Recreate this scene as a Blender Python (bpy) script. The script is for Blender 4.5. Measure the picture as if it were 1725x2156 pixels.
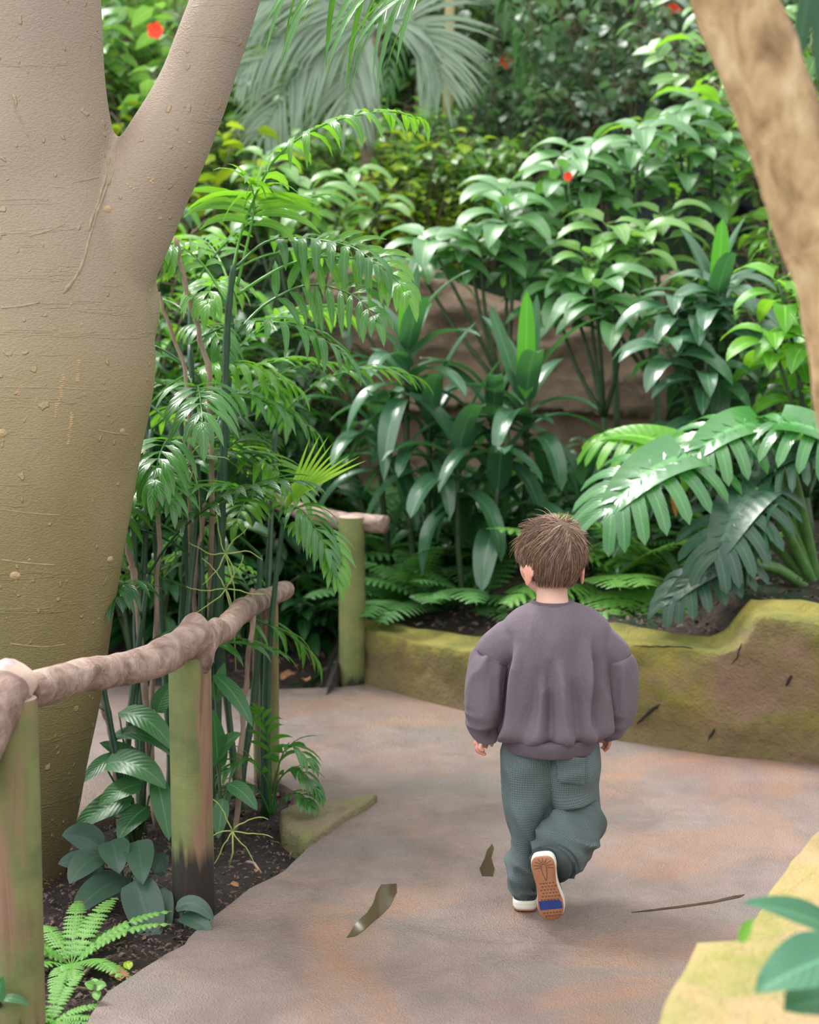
import bpy, bmesh, math, random
import numpy as np
from mathutils import Vector, Matrix, Quaternion
from mathutils.geometry import tessellate_polygon

for _o in list(bpy.data.objects):
    bpy.data.objects.remove(_o)
scene = bpy.context.scene
COL = scene.collection
R = random.Random(7)
PI = math.pi

# ------------------------------------------------------------------ camera
FPX, CX, CY = 3594.0, 862.5, 1078.0
ZC = 1.48
TH = math.atan(438 / FPX)
cam_d = bpy.data.cameras.new('camera')
cam = bpy.data.objects.new('camera', cam_d)
COL.objects.link(cam)
cam.location = (0, 0, ZC)
cam.rotation_euler = (PI / 2 - TH, 0, 0)
cam_d.sensor_fit = 'HORIZONTAL'
cam_d.sensor_width = 24
cam_d.lens = FPX / 1725 * 24
cam_d.clip_end = 200
cam_d.dof.use_dof = True
cam_d.dof.focus_distance = 4.15
cam_d.dof.aperture_fstop = 2.9
scene.camera = cam

# ------------------------------------------------------------------ light
world = bpy.data.worlds.new('sky')
scene.world = world
world.use_nodes = True
wn = world.node_tree
wn.nodes.clear()
w_out = wn.nodes.new('ShaderNodeOutputWorld')
w_bg = wn.nodes.new('ShaderNodeBackground')
w_tc = wn.nodes.new('ShaderNodeTexCoord')
w_sep = wn.nodes.new('ShaderNodeSeparateXYZ')
w_ramp = wn.nodes.new('ShaderNodeValToRGB')
wn.links.new(w_tc.outputs['Generated'], w_sep.inputs[0])
wn.links.new(w_sep.outputs['Z'], w_ramp.inputs[0])
e = w_ramp.color_ramp.elements
e[0].position = 0.0
e[0].color = (0.46, 0.48, 0.48, 1)
e[1].position = 0.75
e[1].color = (1.0, 1.0, 1.0, 1)
k = w_ramp.color_ramp.elements.new(0.3)
k.color = (0.88, 0.91, 0.92, 1)
w_mx = wn.nodes.new('ShaderNodeMath')
w_mx.operation = 'MULTIPLY_ADD'
w_mx.inputs[1].default_value = -.42
w_mx.inputs[2].default_value = 1.0
wn.links.new(w_sep.outputs['X'], w_mx.inputs[0])
w_mul = wn.nodes.new('ShaderNodeVectorMath')
w_mul.operation = 'SCALE'
wn.links.new(w_ramp.outputs[0], w_mul.inputs[0])
wn.links.new(w_mx.outputs[0], w_mul.inputs['Scale'])
wn.links.new(w_mul.outputs[0], w_bg.inputs[0])
w_bg.inputs[1].default_value = 2.3
wn.links.new(w_bg.outputs[0], w_out.inputs[0])

sun_d = bpy.data.lights.new('sun', 'SUN')
sun_d.energy = 4.4
sun_d.angle = math.radians(15)
sun_d.color = (1.0, 0.97, 0.92)
sun = bpy.data.objects.new('sun', sun_d)
COL.objects.link(sun)
sun.rotation_euler = (math.radians(-20), math.radians(-22), 0)
sun.location = (-2, -2, 6)

vs = scene.view_settings
scene.display_settings.display_device = 'sRGB'
vs.view_transform = 'Standard'
vs.look = 'None'
vs.gamma = 1
vs.exposure = 0.05
vs.use_curve_mapping = False
scene.cycles.max_bounces = 7
scene.cycles.diffuse_bounces = 3
scene.cycles.glossy_bounces = 3
scene.cycles.transmission_bounces = 4
scene.cycles.transparent_max_bounces = 6
scene.cycles.use_denoising = True
scene.cycles.sample_clamp_indirect = 6


# ------------------------------------------------------------------ picture <-> place
def ray(px, py):
    u = (px - CX) / FPX
    v = (CY - py) / FPX
    return Vector((u, math.cos(TH) + v * math.sin(TH), -math.sin(TH) + v * math.cos(TH)))


def P(px, py, Y):
    d = ray(px, py)
    return Vector((0, 0, ZC)) + d * (Y / d.y)


def G(px, py, z=0.0):
    d = ray(px, py)
    return Vector((0, 0, ZC)) + d * ((z - ZC) / d.z)


def vnoise(p, seed=0):
    p = np.asarray(p, dtype=float)
    i = np.floor(p).astype(np.int64)
    f = p - i
    f = f * f * (3 - 2 * f)

    def h(a):
        n = a[..., 0] * 374761393 + a[..., 1] * 668265263 + a[..., 2] * 2147483647 + seed * 974711
        n = (n ^ (n >> 13)) * 1274126177
        n = n & 0x7fffffff
        n = (n ^ (n >> 16)) & 0xffff
        return n / 65535.0
    r = 0
    for dx in (0, 1):
        for dy in (0, 1):
            for dz in (0, 1):
                w = (f[..., 0] if dx else 1 - f[..., 0]) * (f[..., 1] if dy else 1 - f[..., 1]) * (f[..., 2] if dz else 1 - f[..., 2])
                r = r + w * h(i + np.array([dx, dy, dz]))
    return r


def fbm(p, seed=0, o=3):
    p = np.asarray(p, dtype=float)
    r, a, t = 0, 1.0, 0
    for k_ in range(o):
        r = r + a * vnoise(p * 2 ** k_ + 17.3 * k_, seed + k_)
        t += a
        a *= .5
    return r / t


# ------------------------------------------------------------------ materials
def nmat(name):
    m = bpy.data.materials.new(name)
    m.use_nodes = True
    n = m.node_tree.nodes
    b = n['Principled BSDF']
    return m, m.node_tree, n, b


def add(nt, typ, **kw):
    nd = nt.nodes.new(typ)
    for a_, v_ in kw.items():
        if a_.startswith('i_'):
            nd.inputs[a_[2:].replace('_', ' ')].default_value = v_
        else:
            setattr(nd, a_, v_)
    return nd


def ramp(nt, fac, stops, interp='LINEAR'):
    r = nt.nodes.new('ShaderNodeValToRGB')
    r.color_ramp.interpolation = interp
    el = r.color_ramp.elements
    while len(el) < len(stops):
        el.new(0.5)
    for q, (pos, c) in enumerate(stops):
        el[q].position = pos
        el[q].color = (*c, 1) if len(c) == 3 else c
    nt.links.new(fac, r.inputs[0])
    return r


def mixc(nt, fac, a, b, mode='MIX'):
    m = nt.nodes.new('ShaderNodeMix')
    m.data_type = 'RGBA'
    m.blend_type = mode
    for v, s in ((fac, m.inputs[0]), (a, m.inputs[6]), (b, m.inputs[7])):
        if hasattr(v, 'node'):
            nt.links.new(v, s)
        elif isinstance(v, (int, float)):
            s.default_value = v
        else:
            s.default_value = (*v, 1)
    return m.outputs[2]


def math_n(nt, op, a, b=None, clamp=False):
    m = nt.nodes.new('ShaderNodeMath')
    m.operation = op
    m.use_clamp = clamp
    for v, s in ((a, m.inputs[0]), (b, m.inputs[1])):
        if v is None:
            continue
        if hasattr(v, 'node'):
            nt.links.new(v, s)
        else:
            s.default_value = v
    return m.outputs[0]


def noise(nt, vec, scale, detail=3, rough=.5, dist=0.0, out='Fac'):
    t = nt.nodes.new('ShaderNodeTexNoise')
    t.inputs['Scale'].default_value = scale
    t.inputs['Detail'].default_value = detail
    t.inputs['Roughness'].default_value = rough
    t.inputs['Distortion'].default_value = dist
    if vec is not None:
        nt.links.new(vec, t.inputs['Vector'])
    return t.outputs[out]


def mapping(nt, vec, scale=(1, 1, 1), rot=(0, 0, 0), loc=(0, 0, 0)):
    m = nt.nodes.new('ShaderNodeMapping')
    m.inputs['Scale'].default_value = scale
    m.inputs['Rotation'].default_value = rot
    m.inputs['Location'].default_value = loc
    nt.links.new(vec, m.inputs['Vector'])
    return m.outputs[0]


def bump(nt, h, strength=.5, dist=.01, normal=None):
    b = nt.nodes.new('ShaderNodeBump')
    b.inputs['Strength'].default_value = strength
    b.inputs['Distance'].default_value = dist
    nt.links.new(h, b.inputs['Height'])
    if normal is not None:
        nt.links.new(normal, b.inputs['Normal'])
    return b.outputs[0]


def leaf_mat(name, dark, light, rough=.35, trans=.3, tcol=None, rib=None, vein=26, spec=.5, jagged=False):
    m, nt, n, b = nmat(name)
    L = nt.links
    geo = add(nt, 'ShaderNodeNewGeometry')
    oi = add(nt, 'ShaderNodeObjectInfo')
    tc = add(nt, 'ShaderNodeTexCoord')
    sep = add(nt, 'ShaderNodeSeparateXYZ')
    L.new(tc.outputs['UV'], sep.inputs[0])
    rnd = math_n(nt, 'ADD', math_n(nt, 'MULTIPLY', geo.outputs['Random Per Island'], .65), math_n(nt, 'MULTIPLY', oi.outputs['Random'], .35))
    nz = noise(nt, tc.outputs['Object'], 9, 2)
    fac = math_n(nt, 'ADD', rnd, math_n(nt, 'MULTIPLY', math_n(nt, 'SUBTRACT', nz, .5), .6), clamp=True)
    col = mixc(nt, fac, dark, light)
    # midrib
    u = math_n(nt, 'ABSOLUTE', math_n(nt, 'SUBTRACT', sep.outputs[0], .5))
    mid = math_n(nt, 'LESS_THAN', u, .035)
    rib = rib or tuple(min(1, c * 1.7 + .03) for c in light)
    col = mixc(nt, math_n(nt, 'MULTIPLY', mid, .55), col, rib)
    L.new(col, b.inputs['Base Color'])
    b.inputs['Roughness'].default_value = rough
    b.inputs['Specular IOR Level'].default_value = spec
    # veins
    s = math_n(nt, 'SUBTRACT', math_n(nt, 'MULTIPLY', sep.outputs[1], vein), math_n(nt, 'MULTIPLY', u, vein * .55))
    w = math_n(nt, 'SINE', math_n(nt, 'MULTIPLY', s, 6.28))
    hgt = math_n(nt, 'ADD', math_n(nt, 'MULTIPLY', w, .25), math_n(nt, 'MULTIPLY', noise(nt, tc.outputs['Object'], 40, 2), .8))
    bn = bump(nt, hgt, .25, .004)
    L.new(bn, b.inputs['Normal'])
    tr = add(nt, 'ShaderNodeBsdfTranslucent')
    tcol = tcol or (min(1, light[0] * 2.2 + .03), min(1, light[1] * 1.9 + .05), light[2] * .8)
    tcm = mixc(nt, .35, tcol, col)
    L.new(tcm, tr.inputs[0])
    mx = add(nt, 'ShaderNodeMixShader')
    mx.inputs[0].default_value = trans
    L.new(b.outputs[0], mx.inputs[1])
    L.new(tr.outputs[0], mx.inputs[2])
    L.new(mx.outputs[0], n['Material Output'].inputs[0])
    return m


def plain_mat(name, a, b_, scale=20, rough=.7, bstr=.3, bdist=.004, stretch=(1, 1, 1), detail=4, sss=0, spec=.5):
    m, nt, n, b = nmat(name)
    tc = add(nt, 'ShaderNodeTexCoord')
    v = mapping(nt, tc.outputs['Object'], stretch)
    nz = noise(nt, v, scale, detail, .6)
    r = ramp(nt, nz, [(.3, a), (.7, b_)])
    nt.links.new(r.outputs[0], b.inputs['Base Color'])
    b.inputs['Roughness'].default_value = rough
    b.inputs['Specular IOR Level'].default_value = spec
    if sss:
        b.inputs['Subsurface Weight'].default_value = sss
        b.inputs['Subsurface Radius'].default_value = (1, .35, .2)
        b.inputs['Subsurface Scale'].default_value = .012
    if bstr:
        nt.links.new(bump(nt, noise(nt, v, scale * 2.5, detail, .6), bstr, bdist), b.inputs['Normal'])
    return m


# leaves
M = {}
M['palm'] = leaf_mat('palm_leaf', (.016, .095, .018), (.06, .23, .03), .3, .36, (.18, .5, .02), vein=6, spec=.8)
M['palm_light'] = leaf_mat('palm_leaf_light', (.05, .21, .02), (.13, .36, .03), .3, .42, (.34, .72, .03), vein=6, spec=.8)
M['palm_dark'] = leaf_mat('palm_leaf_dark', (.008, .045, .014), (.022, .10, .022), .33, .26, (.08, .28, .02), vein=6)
M['palm_grey'] = leaf_mat('palm_leaf_grey', (.16, .24, .17), (.30, .38, .28), .4, .3, (.3, .45, .2), vein=4)
M['palm_new'] = leaf_mat('palm_leaf_new', (.20, .42, .03), (.34, .60, .05), .35, .42, (.5, .85, .08), vein=4)
M['cordyline'] = leaf_mat('cordyline_leaf', (.022, .085, .042), (.065, .17, .08), .30, .2, (.10, .36, .05), vein=3, spec=.8)
M['cordyline_new'] = leaf_mat('cordyline_new_leaf', (.05, .26, .02), (.09, .36, .03), .35, .4, (.2, .6, .03), vein=3)
M['broad'] = leaf_mat('broad_leaf', (.045, .155, .05), (.13, .30, .10), .38, .28, (.22, .55, .06), vein=14, spec=1.0)
M['bright'] = leaf_mat('bright_leaf', (.06, .24, .02), (.16, .42, .035), .33, .4, (.38, .75, .04), vein=12)
M['yellow'] = leaf_mat('yellow_leaf', (.12, .30, .02), (.36, .48, .03), .35, .42, (.6, .8, .04), vein=10)
M['thicket'] = leaf_mat('thicket_leaf', (.08, .17, .10), (.23, .33, .22), .36, .34, (.16, .36, .07), vein=8, spec=1.0)  # leaf colours paled and greyed in place of background haze
M['thicket_mid'] = leaf_mat('thicket_leaf_mid', (.08, .22, .055), (.22, .42, .11), .34, .38, (.3, .6, .06), vein=8, spec=.9)
M['monstera'] = leaf_mat('monstera_leaf', (.025, .135, .035), (.06, .225, .05), .26, .22, (.16, .5, .04), vein=9, spec=.8)
M['monstera_dark'] = leaf_mat('monstera_dark_leaf', (.012, .05, .03), (.025, .085, .04), .35, .14, (.08, .28, .05), vein=9)
M['aspidistra'] = leaf_mat('dark_broad_leaf', (.022, .055, .04), (.045, .095, .06), .42, .14, (.07, .2, .05), rib=(.06, .12, .075), vein=2)
M['bedleaf'] = leaf_mat('soft_green_leaf', (.02, .09, .035), (.05, .17, .05), .4, .26, (.12, .36, .05), vein=10)
M['fern'] = leaf_mat('fern_leaf', (.05, .17, .045), (.12, .31, .085), .4, .34, (.18, .5, .05), vein=10)
M['fern_light'] = leaf_mat('fern_leaf_light', (.09, .26, .04), (.17, .38, .075), .4, .34, (.30, .6, .08), vein=10)
M['near'] = leaf_mat('near_leaf', (.03, .12, .07), (.06, .19, .10), .4, .25, (.1, .4, .1), vein=10)
M['flower'] = leaf_mat('red_petal', (.75, .04, .02), (.9, .10, .03), .5, .3, (.9, .1, .03))
M['deadleaf'] = leaf_mat('dead_leaf', (.22, .09, .04), (.42, .2, .09), .7, .15, (.4, .2, .05))
M['orangeleaf'] = leaf_mat('orange_leaf', (.45, .16, .02), (.55, .22, .03), .6, .3, (.6, .3, .03))
M['cane'] = plain_mat('cane_green', (.015, .05, .03), (.03, .09, .035), 14, .45, .3, .002)
M['stem'] = plain_mat('stem_green', (.05, .13, .03), (.10, .22, .05), 20, .5, .2, .002)
M['stem_dark'] = plain_mat('stem_dark', (.02, .05, .02), (.05, .09, .03), 20, .6, .3, .002)
M['tendril'] = plain_mat('tendril', (.28, .36, .09), (.38, .46, .14), 30, .5, .1, .001)
M['deadstick'] = plain_mat('dead_stick', (.22, .14, .11), (.42, .30, .24), 30, .85, .6, .004, (1, 1, .3))
M['woodbrown'] = plain_mat('shrub_wood', (.10, .075, .05), (.2, .16, .1), 30, .85, .5, .004)


def soil_mat():
    m, nt, n, b = nmat('soil')
    tc = add(nt, 'ShaderNodeTexCoord')
    a = noise(nt, tc.outputs['Object'], 60, 6, .7)
    c = noise(nt, tc.outputs['Object'], 5, 3, .6)
    r = ramp(nt, a, [(.3, (.012, .008, .007)), (.55, (.04, .026, .022)), (.8, (.10, .062, .05))])
    col = mixc(nt, math_n(nt, 'MULTIPLY', c, .35), r.outputs[0], (.07, .042, .034))
    nt.links.new(col, b.inputs['Base Color'])
    b.inputs['Roughness'].default_value = .85
    nt.links.new(bump(nt, a, 1, .03), b.inputs['Normal'])
    return m


def hill_mat():
    m, nt, n, b = nmat('hill_soil')
    tc = add(nt, 'ShaderNodeTexCoord')
    a = noise(nt, tc.outputs['Object'], 30, 6, .7)
    c = noise(nt, tc.outputs['Object'], 3, 3, .6)
    r = ramp(nt, a, [(.3, (.02, .015, .012)), (.55, (.07, .045, .038)), (.8, (.15, .10, .08))])
    g = ramp(nt, a, [(.3, (.006, .02, .006)), (.7, (.03, .07, .02))])
    sep = add(nt, 'ShaderNodeSeparateXYZ')
    nt.links.new(tc.outputs['Object'], sep.inputs[0])
    hz_ = math_n(nt, 'MULTIPLY', math_n(nt, 'SUBTRACT', sep.outputs[2], .7), 1.5, clamp=True)
    f = math_n(nt, 'MULTIPLY', math_n(nt, 'GREATER_THAN', math_n(nt, 'ADD', c, math_n(nt, 'MULTIPLY', hz_, .4)), .55), 1.0)
    nt.links.new(mixc(nt, f, r.outputs[0], g.outputs[0]), b.inputs['Base Color'])
    b.inputs['Roughness'].default_value = .9
    nt.links.new(bump(nt, a, 1, .05), b.inputs['Normal'])
    return m


def path_mat():
    m, nt, n, b = nmat('damp_path')
    tc = add(nt, 'ShaderNodeTexCoord')
    o = tc.outputs['Object']
    big = noise(nt, mapping(nt, o, (1.0, .7, 1), (0, 0, .4)), 1.6, 4, .6, 1.2)
    mid = noise(nt, o, 6, 5, .6, .5)
    fine = noise(nt, o, 260, 3, .7)
    grain = add(nt, 'ShaderNodeTexVoronoi')
    grain.inputs['Scale'].default_value = 210
    nt.links.new(o, grain.inputs['Vector'])
    base = ramp(nt, mid, [(.3, (.17, .125, .112)), (.7, (.27, .20, .18))])
    orange = mixc(nt, ramp(nt, big, [(.5, (0, 0, 0)), (.68, (1, 1, 1))]).outputs[0], base.outputs[0], (.30, .175, .115))
    red = noise(nt, mapping(nt, o, (1, 1, 1), (0, 0, 0), (4, 2, 0)), 1.3, 3, .5)
    c2 = mixc(nt, math_n(nt, 'MULTIPLY', ramp(nt, red, [(.55, (0, 0, 0)), (.7, (1, 1, 1))]).outputs[0], .4), orange, (.27, .13, .10))
    grey = noise(nt, mapping(nt, o, (1, 2.2, 1), (0, 0, -.3), (9, 1, 0)), 1.5, 4, .6, .8)
    c3 = mixc(nt, math_n(nt, 'MULTIPLY', ramp(nt, grey, [(.5, (0, 0, 0)), (.66, (1, 1, 1))]).outputs[0], .7), c2, (.17, .155, .14))
    sp = ramp(nt, fine, [(.3, (.45, .45, .45)), (.5, (1, 1, 1)), (.64, (1.0, 1.0, 1.0)), (.74, (1.9, 1.8, 1.75))])
    col = mixc(nt, .85, c3, sp.outputs[0], 'MULTIPLY')
    nt.links.new(col, b.inputs['Base Color'])
    wet = noise(nt, mapping(nt, o, (1, .8, 1), (0, 0, .2), (3, 3, 0)), 1.9, 4, .6, .6)
    rr = ramp(nt, wet, [(.35, (.22, .22, .22)), (.62, (.5, .5, .5))])
    nt.links.new(rr.outputs[0], b.inputs['Roughness'])
    b.inputs['Specular IOR Level'].default_value = .6
    h = math_n(nt, 'ADD', math_n(nt, 'MULTIPLY', fine, .35), math_n(nt, 'ADD', math_n(nt, 'MULTIPLY', grain.outputs['Distance'], .3), math_n(nt, 'MULTIPLY', mid, 1.5)))
    nt.links.new(bump(nt, h, .85, .012), b.inputs['Normal'])
    return m


def moss_mat(name, stone_a, stone_b, moss_a, moss_b, thr=.5, dark=(.05, .045, .03), topgain=0.0, loc=(0, 0, 0), bs=.8, foot=False):
    m, nt, n, b = nmat(name)
    tc = add(nt, 'ShaderNodeTexCoord')
    o = mapping(nt, tc.outputs['Object'], (1, 1, 1), (0, 0, 0), loc)
    a = noise(nt, o, 2.3, 4, .6, .6)
    c = noise(nt, o, 14, 6, .65)
    st = mixc(nt, noise(nt, o, 5, 4, .6), stone_a, stone_b)
    ms = mixc(nt, ramp(nt, noise(nt, o, 4.4, 5, .65), [(.35, (0, 0, 0)), (.65, (1, 1, 1))]).outputs[0], moss_a, moss_b)
    geo = add(nt, 'ShaderNodeNewGeometry')
    sp = add(nt, 'ShaderNodeSeparateXYZ')
    nt.links.new(geo.outputs['Normal'], sp.inputs[0])
    up = math_n(nt, 'MULTIPLY', math_n(nt, 'MAXIMUM', sp.outputs[2], 0.0), topgain)
    f = math_n(nt, 'ADD', math_n(nt, 'ADD', math_n(nt, 'MULTIPLY', a, .75), math_n(nt, 'MULTIPLY', c, .25)), up)
    fr = ramp(nt, f, [(thr - .09, (0, 0, 0)), (thr + .09, (1, 1, 1))])
    col = mixc(nt, fr.outputs[0], st, ms)
    dk = ramp(nt, noise(nt, mapping(nt, o, (1, 1, 1.6), (0, 0, 0), (5, 0, 2)), 3.2, 5, .7), [(.56, (0, 0, 0)), (.72, (1, 1, 1))])
    col = mixc(nt, math_n(nt, 'MULTIPLY', dk.outputs[0], .6), col, dark)
    if foot:
        op = add(nt, 'ShaderNodeSeparateXYZ')
        nt.links.new(tc.outputs['Object'], op.inputs[0])
        zf_ = math_n(nt, 'ADD', op.outputs[2], math_n(nt, 'MULTIPLY', math_n(nt, 'SUBTRACT', a, .5), -.5))
        fr2 = ramp(nt, zf_, [(.05, (1, 1, 1)), (.13, (0, 0, 0))])
        col = mixc(nt, math_n(nt, 'MULTIPLY', fr2.outputs[0], .65), col, (.13, .08, .05))
    nt.links.new(col, b.inputs['Base Color'])
    b.inputs['Roughness'].default_value = .85
    h = math_n(nt, 'ADD', math_n(nt, 'MULTIPLY', c, 1.0), math_n(nt, 'MULTIPLY', noise(nt, o, 90, 4, .7), .35))
    nt.links.new(bump(nt, h, bs, .03), b.inputs['Normal'])
    return m


M['soil'] = soil_mat()
M['hill'] = hill_mat()
M['path'] = path_mat()
M['moss_wall'] = moss_mat('mossy_wall', (.20, .125, .08), (.31, .195, .13), (.105, .115, .018), (.28, .235, .045), .49, (.06, .05, .025), .16, (2.2, .4, 0), 1.0, True)
M['moss_end'] = moss_mat('mossy_wall_end', (.20, .15, .07), (.28, .19, .07), (.11, .14, .02), (.28, .27, .04), .44, (.05, .05, .025), .2, (0, 3, 0))
M['near_wall'] = moss_mat('yellow_wall', (.36, .235, .13), (.45, .315, .17), (.17, .20, .035), (.33, .27, .085), .50, (.20, .15, .06), .0, (1, 7, 0), .8)  # yellow stone with green patches
M['kerb'] = moss_mat('kerb_stone', (.24, .17, .12), (.2, .15, .09), (.14, .15, .05), (.17, .17, .06), .5, (.06, .05, .03))
M['rock'] = moss_mat('cliff_rock', (.27, .165, .115), (.46, .33, .26), (.17, .13, .06), (.30, .22, .15), .62, (.08, .055, .045), .1, (1, 1, 1), 1.0)
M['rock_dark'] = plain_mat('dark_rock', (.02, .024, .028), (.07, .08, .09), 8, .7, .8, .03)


def post_mat(seed, basez, gre=.5):
    m, nt, n, b = nmat('fence_wood')
    tc = add(nt, 'ShaderNodeTexCoord')
    o = mapping(nt, tc.outputs['Object'], (1, 1, 1), (0, 0, 0), (seed, seed * .7, 0))
    s = noise(nt, mapping(nt, o, (14, 14, .9)), 2.2, 4, .6, .8)
    g = noise(nt, mapping(nt, o, (7, 7, 1.6)), 1.5, 3, .55)
    wood = ramp(nt, s, [(.35, (.12, .07, .04)), (.5, (.24, .145, .088)), (.65, (.17, .10, .062))])
    alg = ramp(nt, noise(nt, mapping(nt, o, (2, 2, 3)), 3, 4, .6), [(.3, (.10, .125, .045)), (.7, (.20, .215, .07))])
    f = ramp(nt, g, [(gre - .06, (0, 0, 0)), (gre + .06, (1, 1, 1))])
    col = mixc(nt, f.outputs[0], wood.outputs[0], alg.outputs[0])
    sp = add(nt, 'ShaderNodeSeparateXYZ')
    nt.links.new(tc.outputs['Object'], sp.inputs[0])
    zz = math_n(nt, 'ADD', sp.outputs[2], math_n(nt, 'MULTIPLY', math_n(nt, 'SUBTRACT', s, .5), .22))
    dk = ramp(nt, zz, [(basez, (1, 1, 1)), (basez + .05, (0, 0, 0))])
    col = mixc(nt, math_n(nt, 'MULTIPLY', dk.outputs[0], .93), col, (.012, .01, .009))
    nt.links.new(col, b.inputs['Base Color'])
    b.inputs['Roughness'].default_value = .75
    wv = noise(nt, mapping(nt, o, (5, 5, 160)), 1.0, 2)
    h = math_n(nt, 'ADD', math_n(nt, 'MULTIPLY', s, 1.2), math_n(nt, 'MULTIPLY', wv, .18))
    nt.links.new(bump(nt, h, .5, .008), b.inputs['Normal'])
    return m


def rail_mat():
    m, nt, n, b = nmat('rail_bark')
    tc = add(nt, 'ShaderNodeTexCoord')
    o = tc.outputs['Object']
    a = noise(nt, mapping(nt, o, (1.2, 1, 1)), 16, 6, .65, .8)
    r = ramp(nt, a, [(.25, (.06, .036, .03)), (.42, (.20, .125, .10)), (.6, (.33, .235, .195)), (.78, (.46, .36, .30))])
    d = ramp(nt, noise(nt, mapping(nt, o, (1, 1, 1), (0, 0, 0), (3, 3, 3)), 30, 3, .6), [(.62, (0, 0, 0)), (.72, (1, 1, 1))])
    col = mixc(nt, math_n(nt, 'MULTIPLY', d.outputs[0], .5), r.outputs[0], (.10, .07, .065))
    nt.links.new(col, b.inputs['Base Color'])
    b.inputs['Roughness'].default_value = .7
    nt.links.new(bump(nt, a, .8, .012), b.inputs['Normal'])
    return m


def bark_mat():
    m, nt, n, b = nmat('smooth_bark')
    tc = add(nt, 'ShaderNodeTexCoord')
    o = tc.outputs['Object']
    sp = add(nt, 'ShaderNodeSeparateXYZ')
    nt.links.new(o, sp.inputs[0])
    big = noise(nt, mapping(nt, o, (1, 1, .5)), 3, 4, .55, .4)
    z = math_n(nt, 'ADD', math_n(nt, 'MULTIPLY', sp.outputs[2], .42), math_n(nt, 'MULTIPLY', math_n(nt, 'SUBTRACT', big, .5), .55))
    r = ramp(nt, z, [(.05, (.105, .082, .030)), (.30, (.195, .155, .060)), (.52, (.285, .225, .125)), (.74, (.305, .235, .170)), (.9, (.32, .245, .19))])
    fine = noise(nt, mapping(nt, o, (1, 1, 1.8)), 130, 3, .6)
    speck = ramp(nt, noise(nt, mapping(nt, o, (1, 1, .8)), 42, 1, .4), [(.70, (0, 0, 0)), (.76, (1, 1, 1))])
    col = mixc(nt, math_n(nt, 'MULTIPLY', speck.outputs[0], .55), r.outputs[0], (.42, .30, .16))
    col = mixc(nt, .35, col, ramp(nt, fine, [(.3, (.75, .75, .75)), (.7, (1.15, 1.15, 1.15))]).outputs[0], 'MULTIPLY')
    nt.links.new(col, b.inputs['Base Color'])
    b.inputs['Roughness'].default_value = .62
    lines = noise(nt, mapping(nt, o, (1.3, 1.3, 14), (.05, .08, 0)), 2.2, 4, .6, .35)
    ln = ramp(nt, lines, [(.60, (0, 0, 0)), (.64, (1, 1, 1)), (.68, (0, 0, 0))])
    h = math_n(nt, 'ADD', math_n(nt, 'MULTIPLY', fine, .42), math_n(nt, 'ADD', math_n(nt, 'MULTIPLY', ln.outputs[0], .16), math_n(nt, 'MULTIPLY', speck.outputs[0], .5)))
    nt.links.new(bump(nt, h, .9, .008), b.inputs['Normal'])
    return m


def bark2_mat():
    m, nt, n, b = nmat('flaky_bark')
    tc = add(nt, 'ShaderNodeTexCoord')
    o = tc.outputs['Object']
    a = noise(nt, mapping(nt, o, (1, 1, .55)), 24, 5, .6, .6)
    r = ramp(nt, a, [(.28, (.15, .085, .035)), (.45, (.33, .21, .10)), (.58, (.44, .30, .155)), (.75, (.56, .43, .26))])
    nt.links.new(r.outputs[0], b.inputs['Base Color'])
    b.inputs['Roughness'].default_value = .8
    nt.links.new(bump(nt, a, .8, .01), b.inputs['Normal'])
    return m


M['rail'] = rail_mat()
M['bark'] = bark_mat()
M['bark2'] = bark2_mat()
M['barkscar'] = plain_mat('bark_scar', (.30, .20, .10), (.46, .33, .18), 90, .8, .5, .003)
M['barkridge'] = plain_mat('bark_ridge', (.25, .19, .12), (.36, .28, .2), 60, .8, .5, .003)
M['cutwood'] = plain_mat('cut_wood', (.30, .22, .22), (.62, .45, .34), 22, .6, .3, .003)
M['skin'] = plain_mat('skin', (.62, .36, .27), (.68, .41, .32), 20, .5, .08, .002, sss=.25)
def redden_skin(m, pts):  # backlit red of the ears painted into the skin colour; hands reddened too
    nt = m.node_tree
    b = nt.nodes['Principled BSDF']
    tc = add(nt, 'ShaderNodeTexCoord')
    src = b.inputs['Base Color'].links[0].from_socket
    col = src
    for p, r in pts:
        d = nt.nodes.new('ShaderNodeVectorMath')
        d.operation = 'DISTANCE'
        nt.links.new(tc.outputs['Object'], d.inputs[0])
        d.inputs[1].default_value = p
        f = ramp(nt, math_n(nt, 'DIVIDE', d.outputs['Value'], r), [(.55, (1, 1, 1)), (1.0, (0, 0, 0))])
        col = mixc(nt, math_n(nt, 'MULTIPLY', f.outputs[0], .5), col, (.62, .18, .12))
    nt.links.new(col, b.inputs['Base Color'])


M['skinred'] = plain_mat('skin_red', (.62, .20, .13), (.68, .28, .2), 20, .5, .08, .002, sss=.3)
M['white'] = plain_mat('white_rubber', (.62, .59, .5), (.72, .69, .6), 30, .6, .1, .002)
M['tan'] = plain_mat('gum_rubber', (.30, .12, .06), (.38, .165, .085), 30, .6, .2, .002)
M['tread'] = plain_mat('tread_dark', (.06, .022, .015), (.09, .035, .02), 30, .7, 0)
M['blue'] = plain_mat('blue_rubber', (.008, .03, .16), (.012, .04, .2), 60, .6, .2, .002)
M['navy'] = plain_mat('navy_canvas', (.012, .022, .035), (.025, .04, .055), 200, .8, .3, .001)
M['eye'] = plain_mat('eye_white', (.7, .7, .7), (.75, .75, .75), 5, .2, 0)
M['rib'] = None


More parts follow.
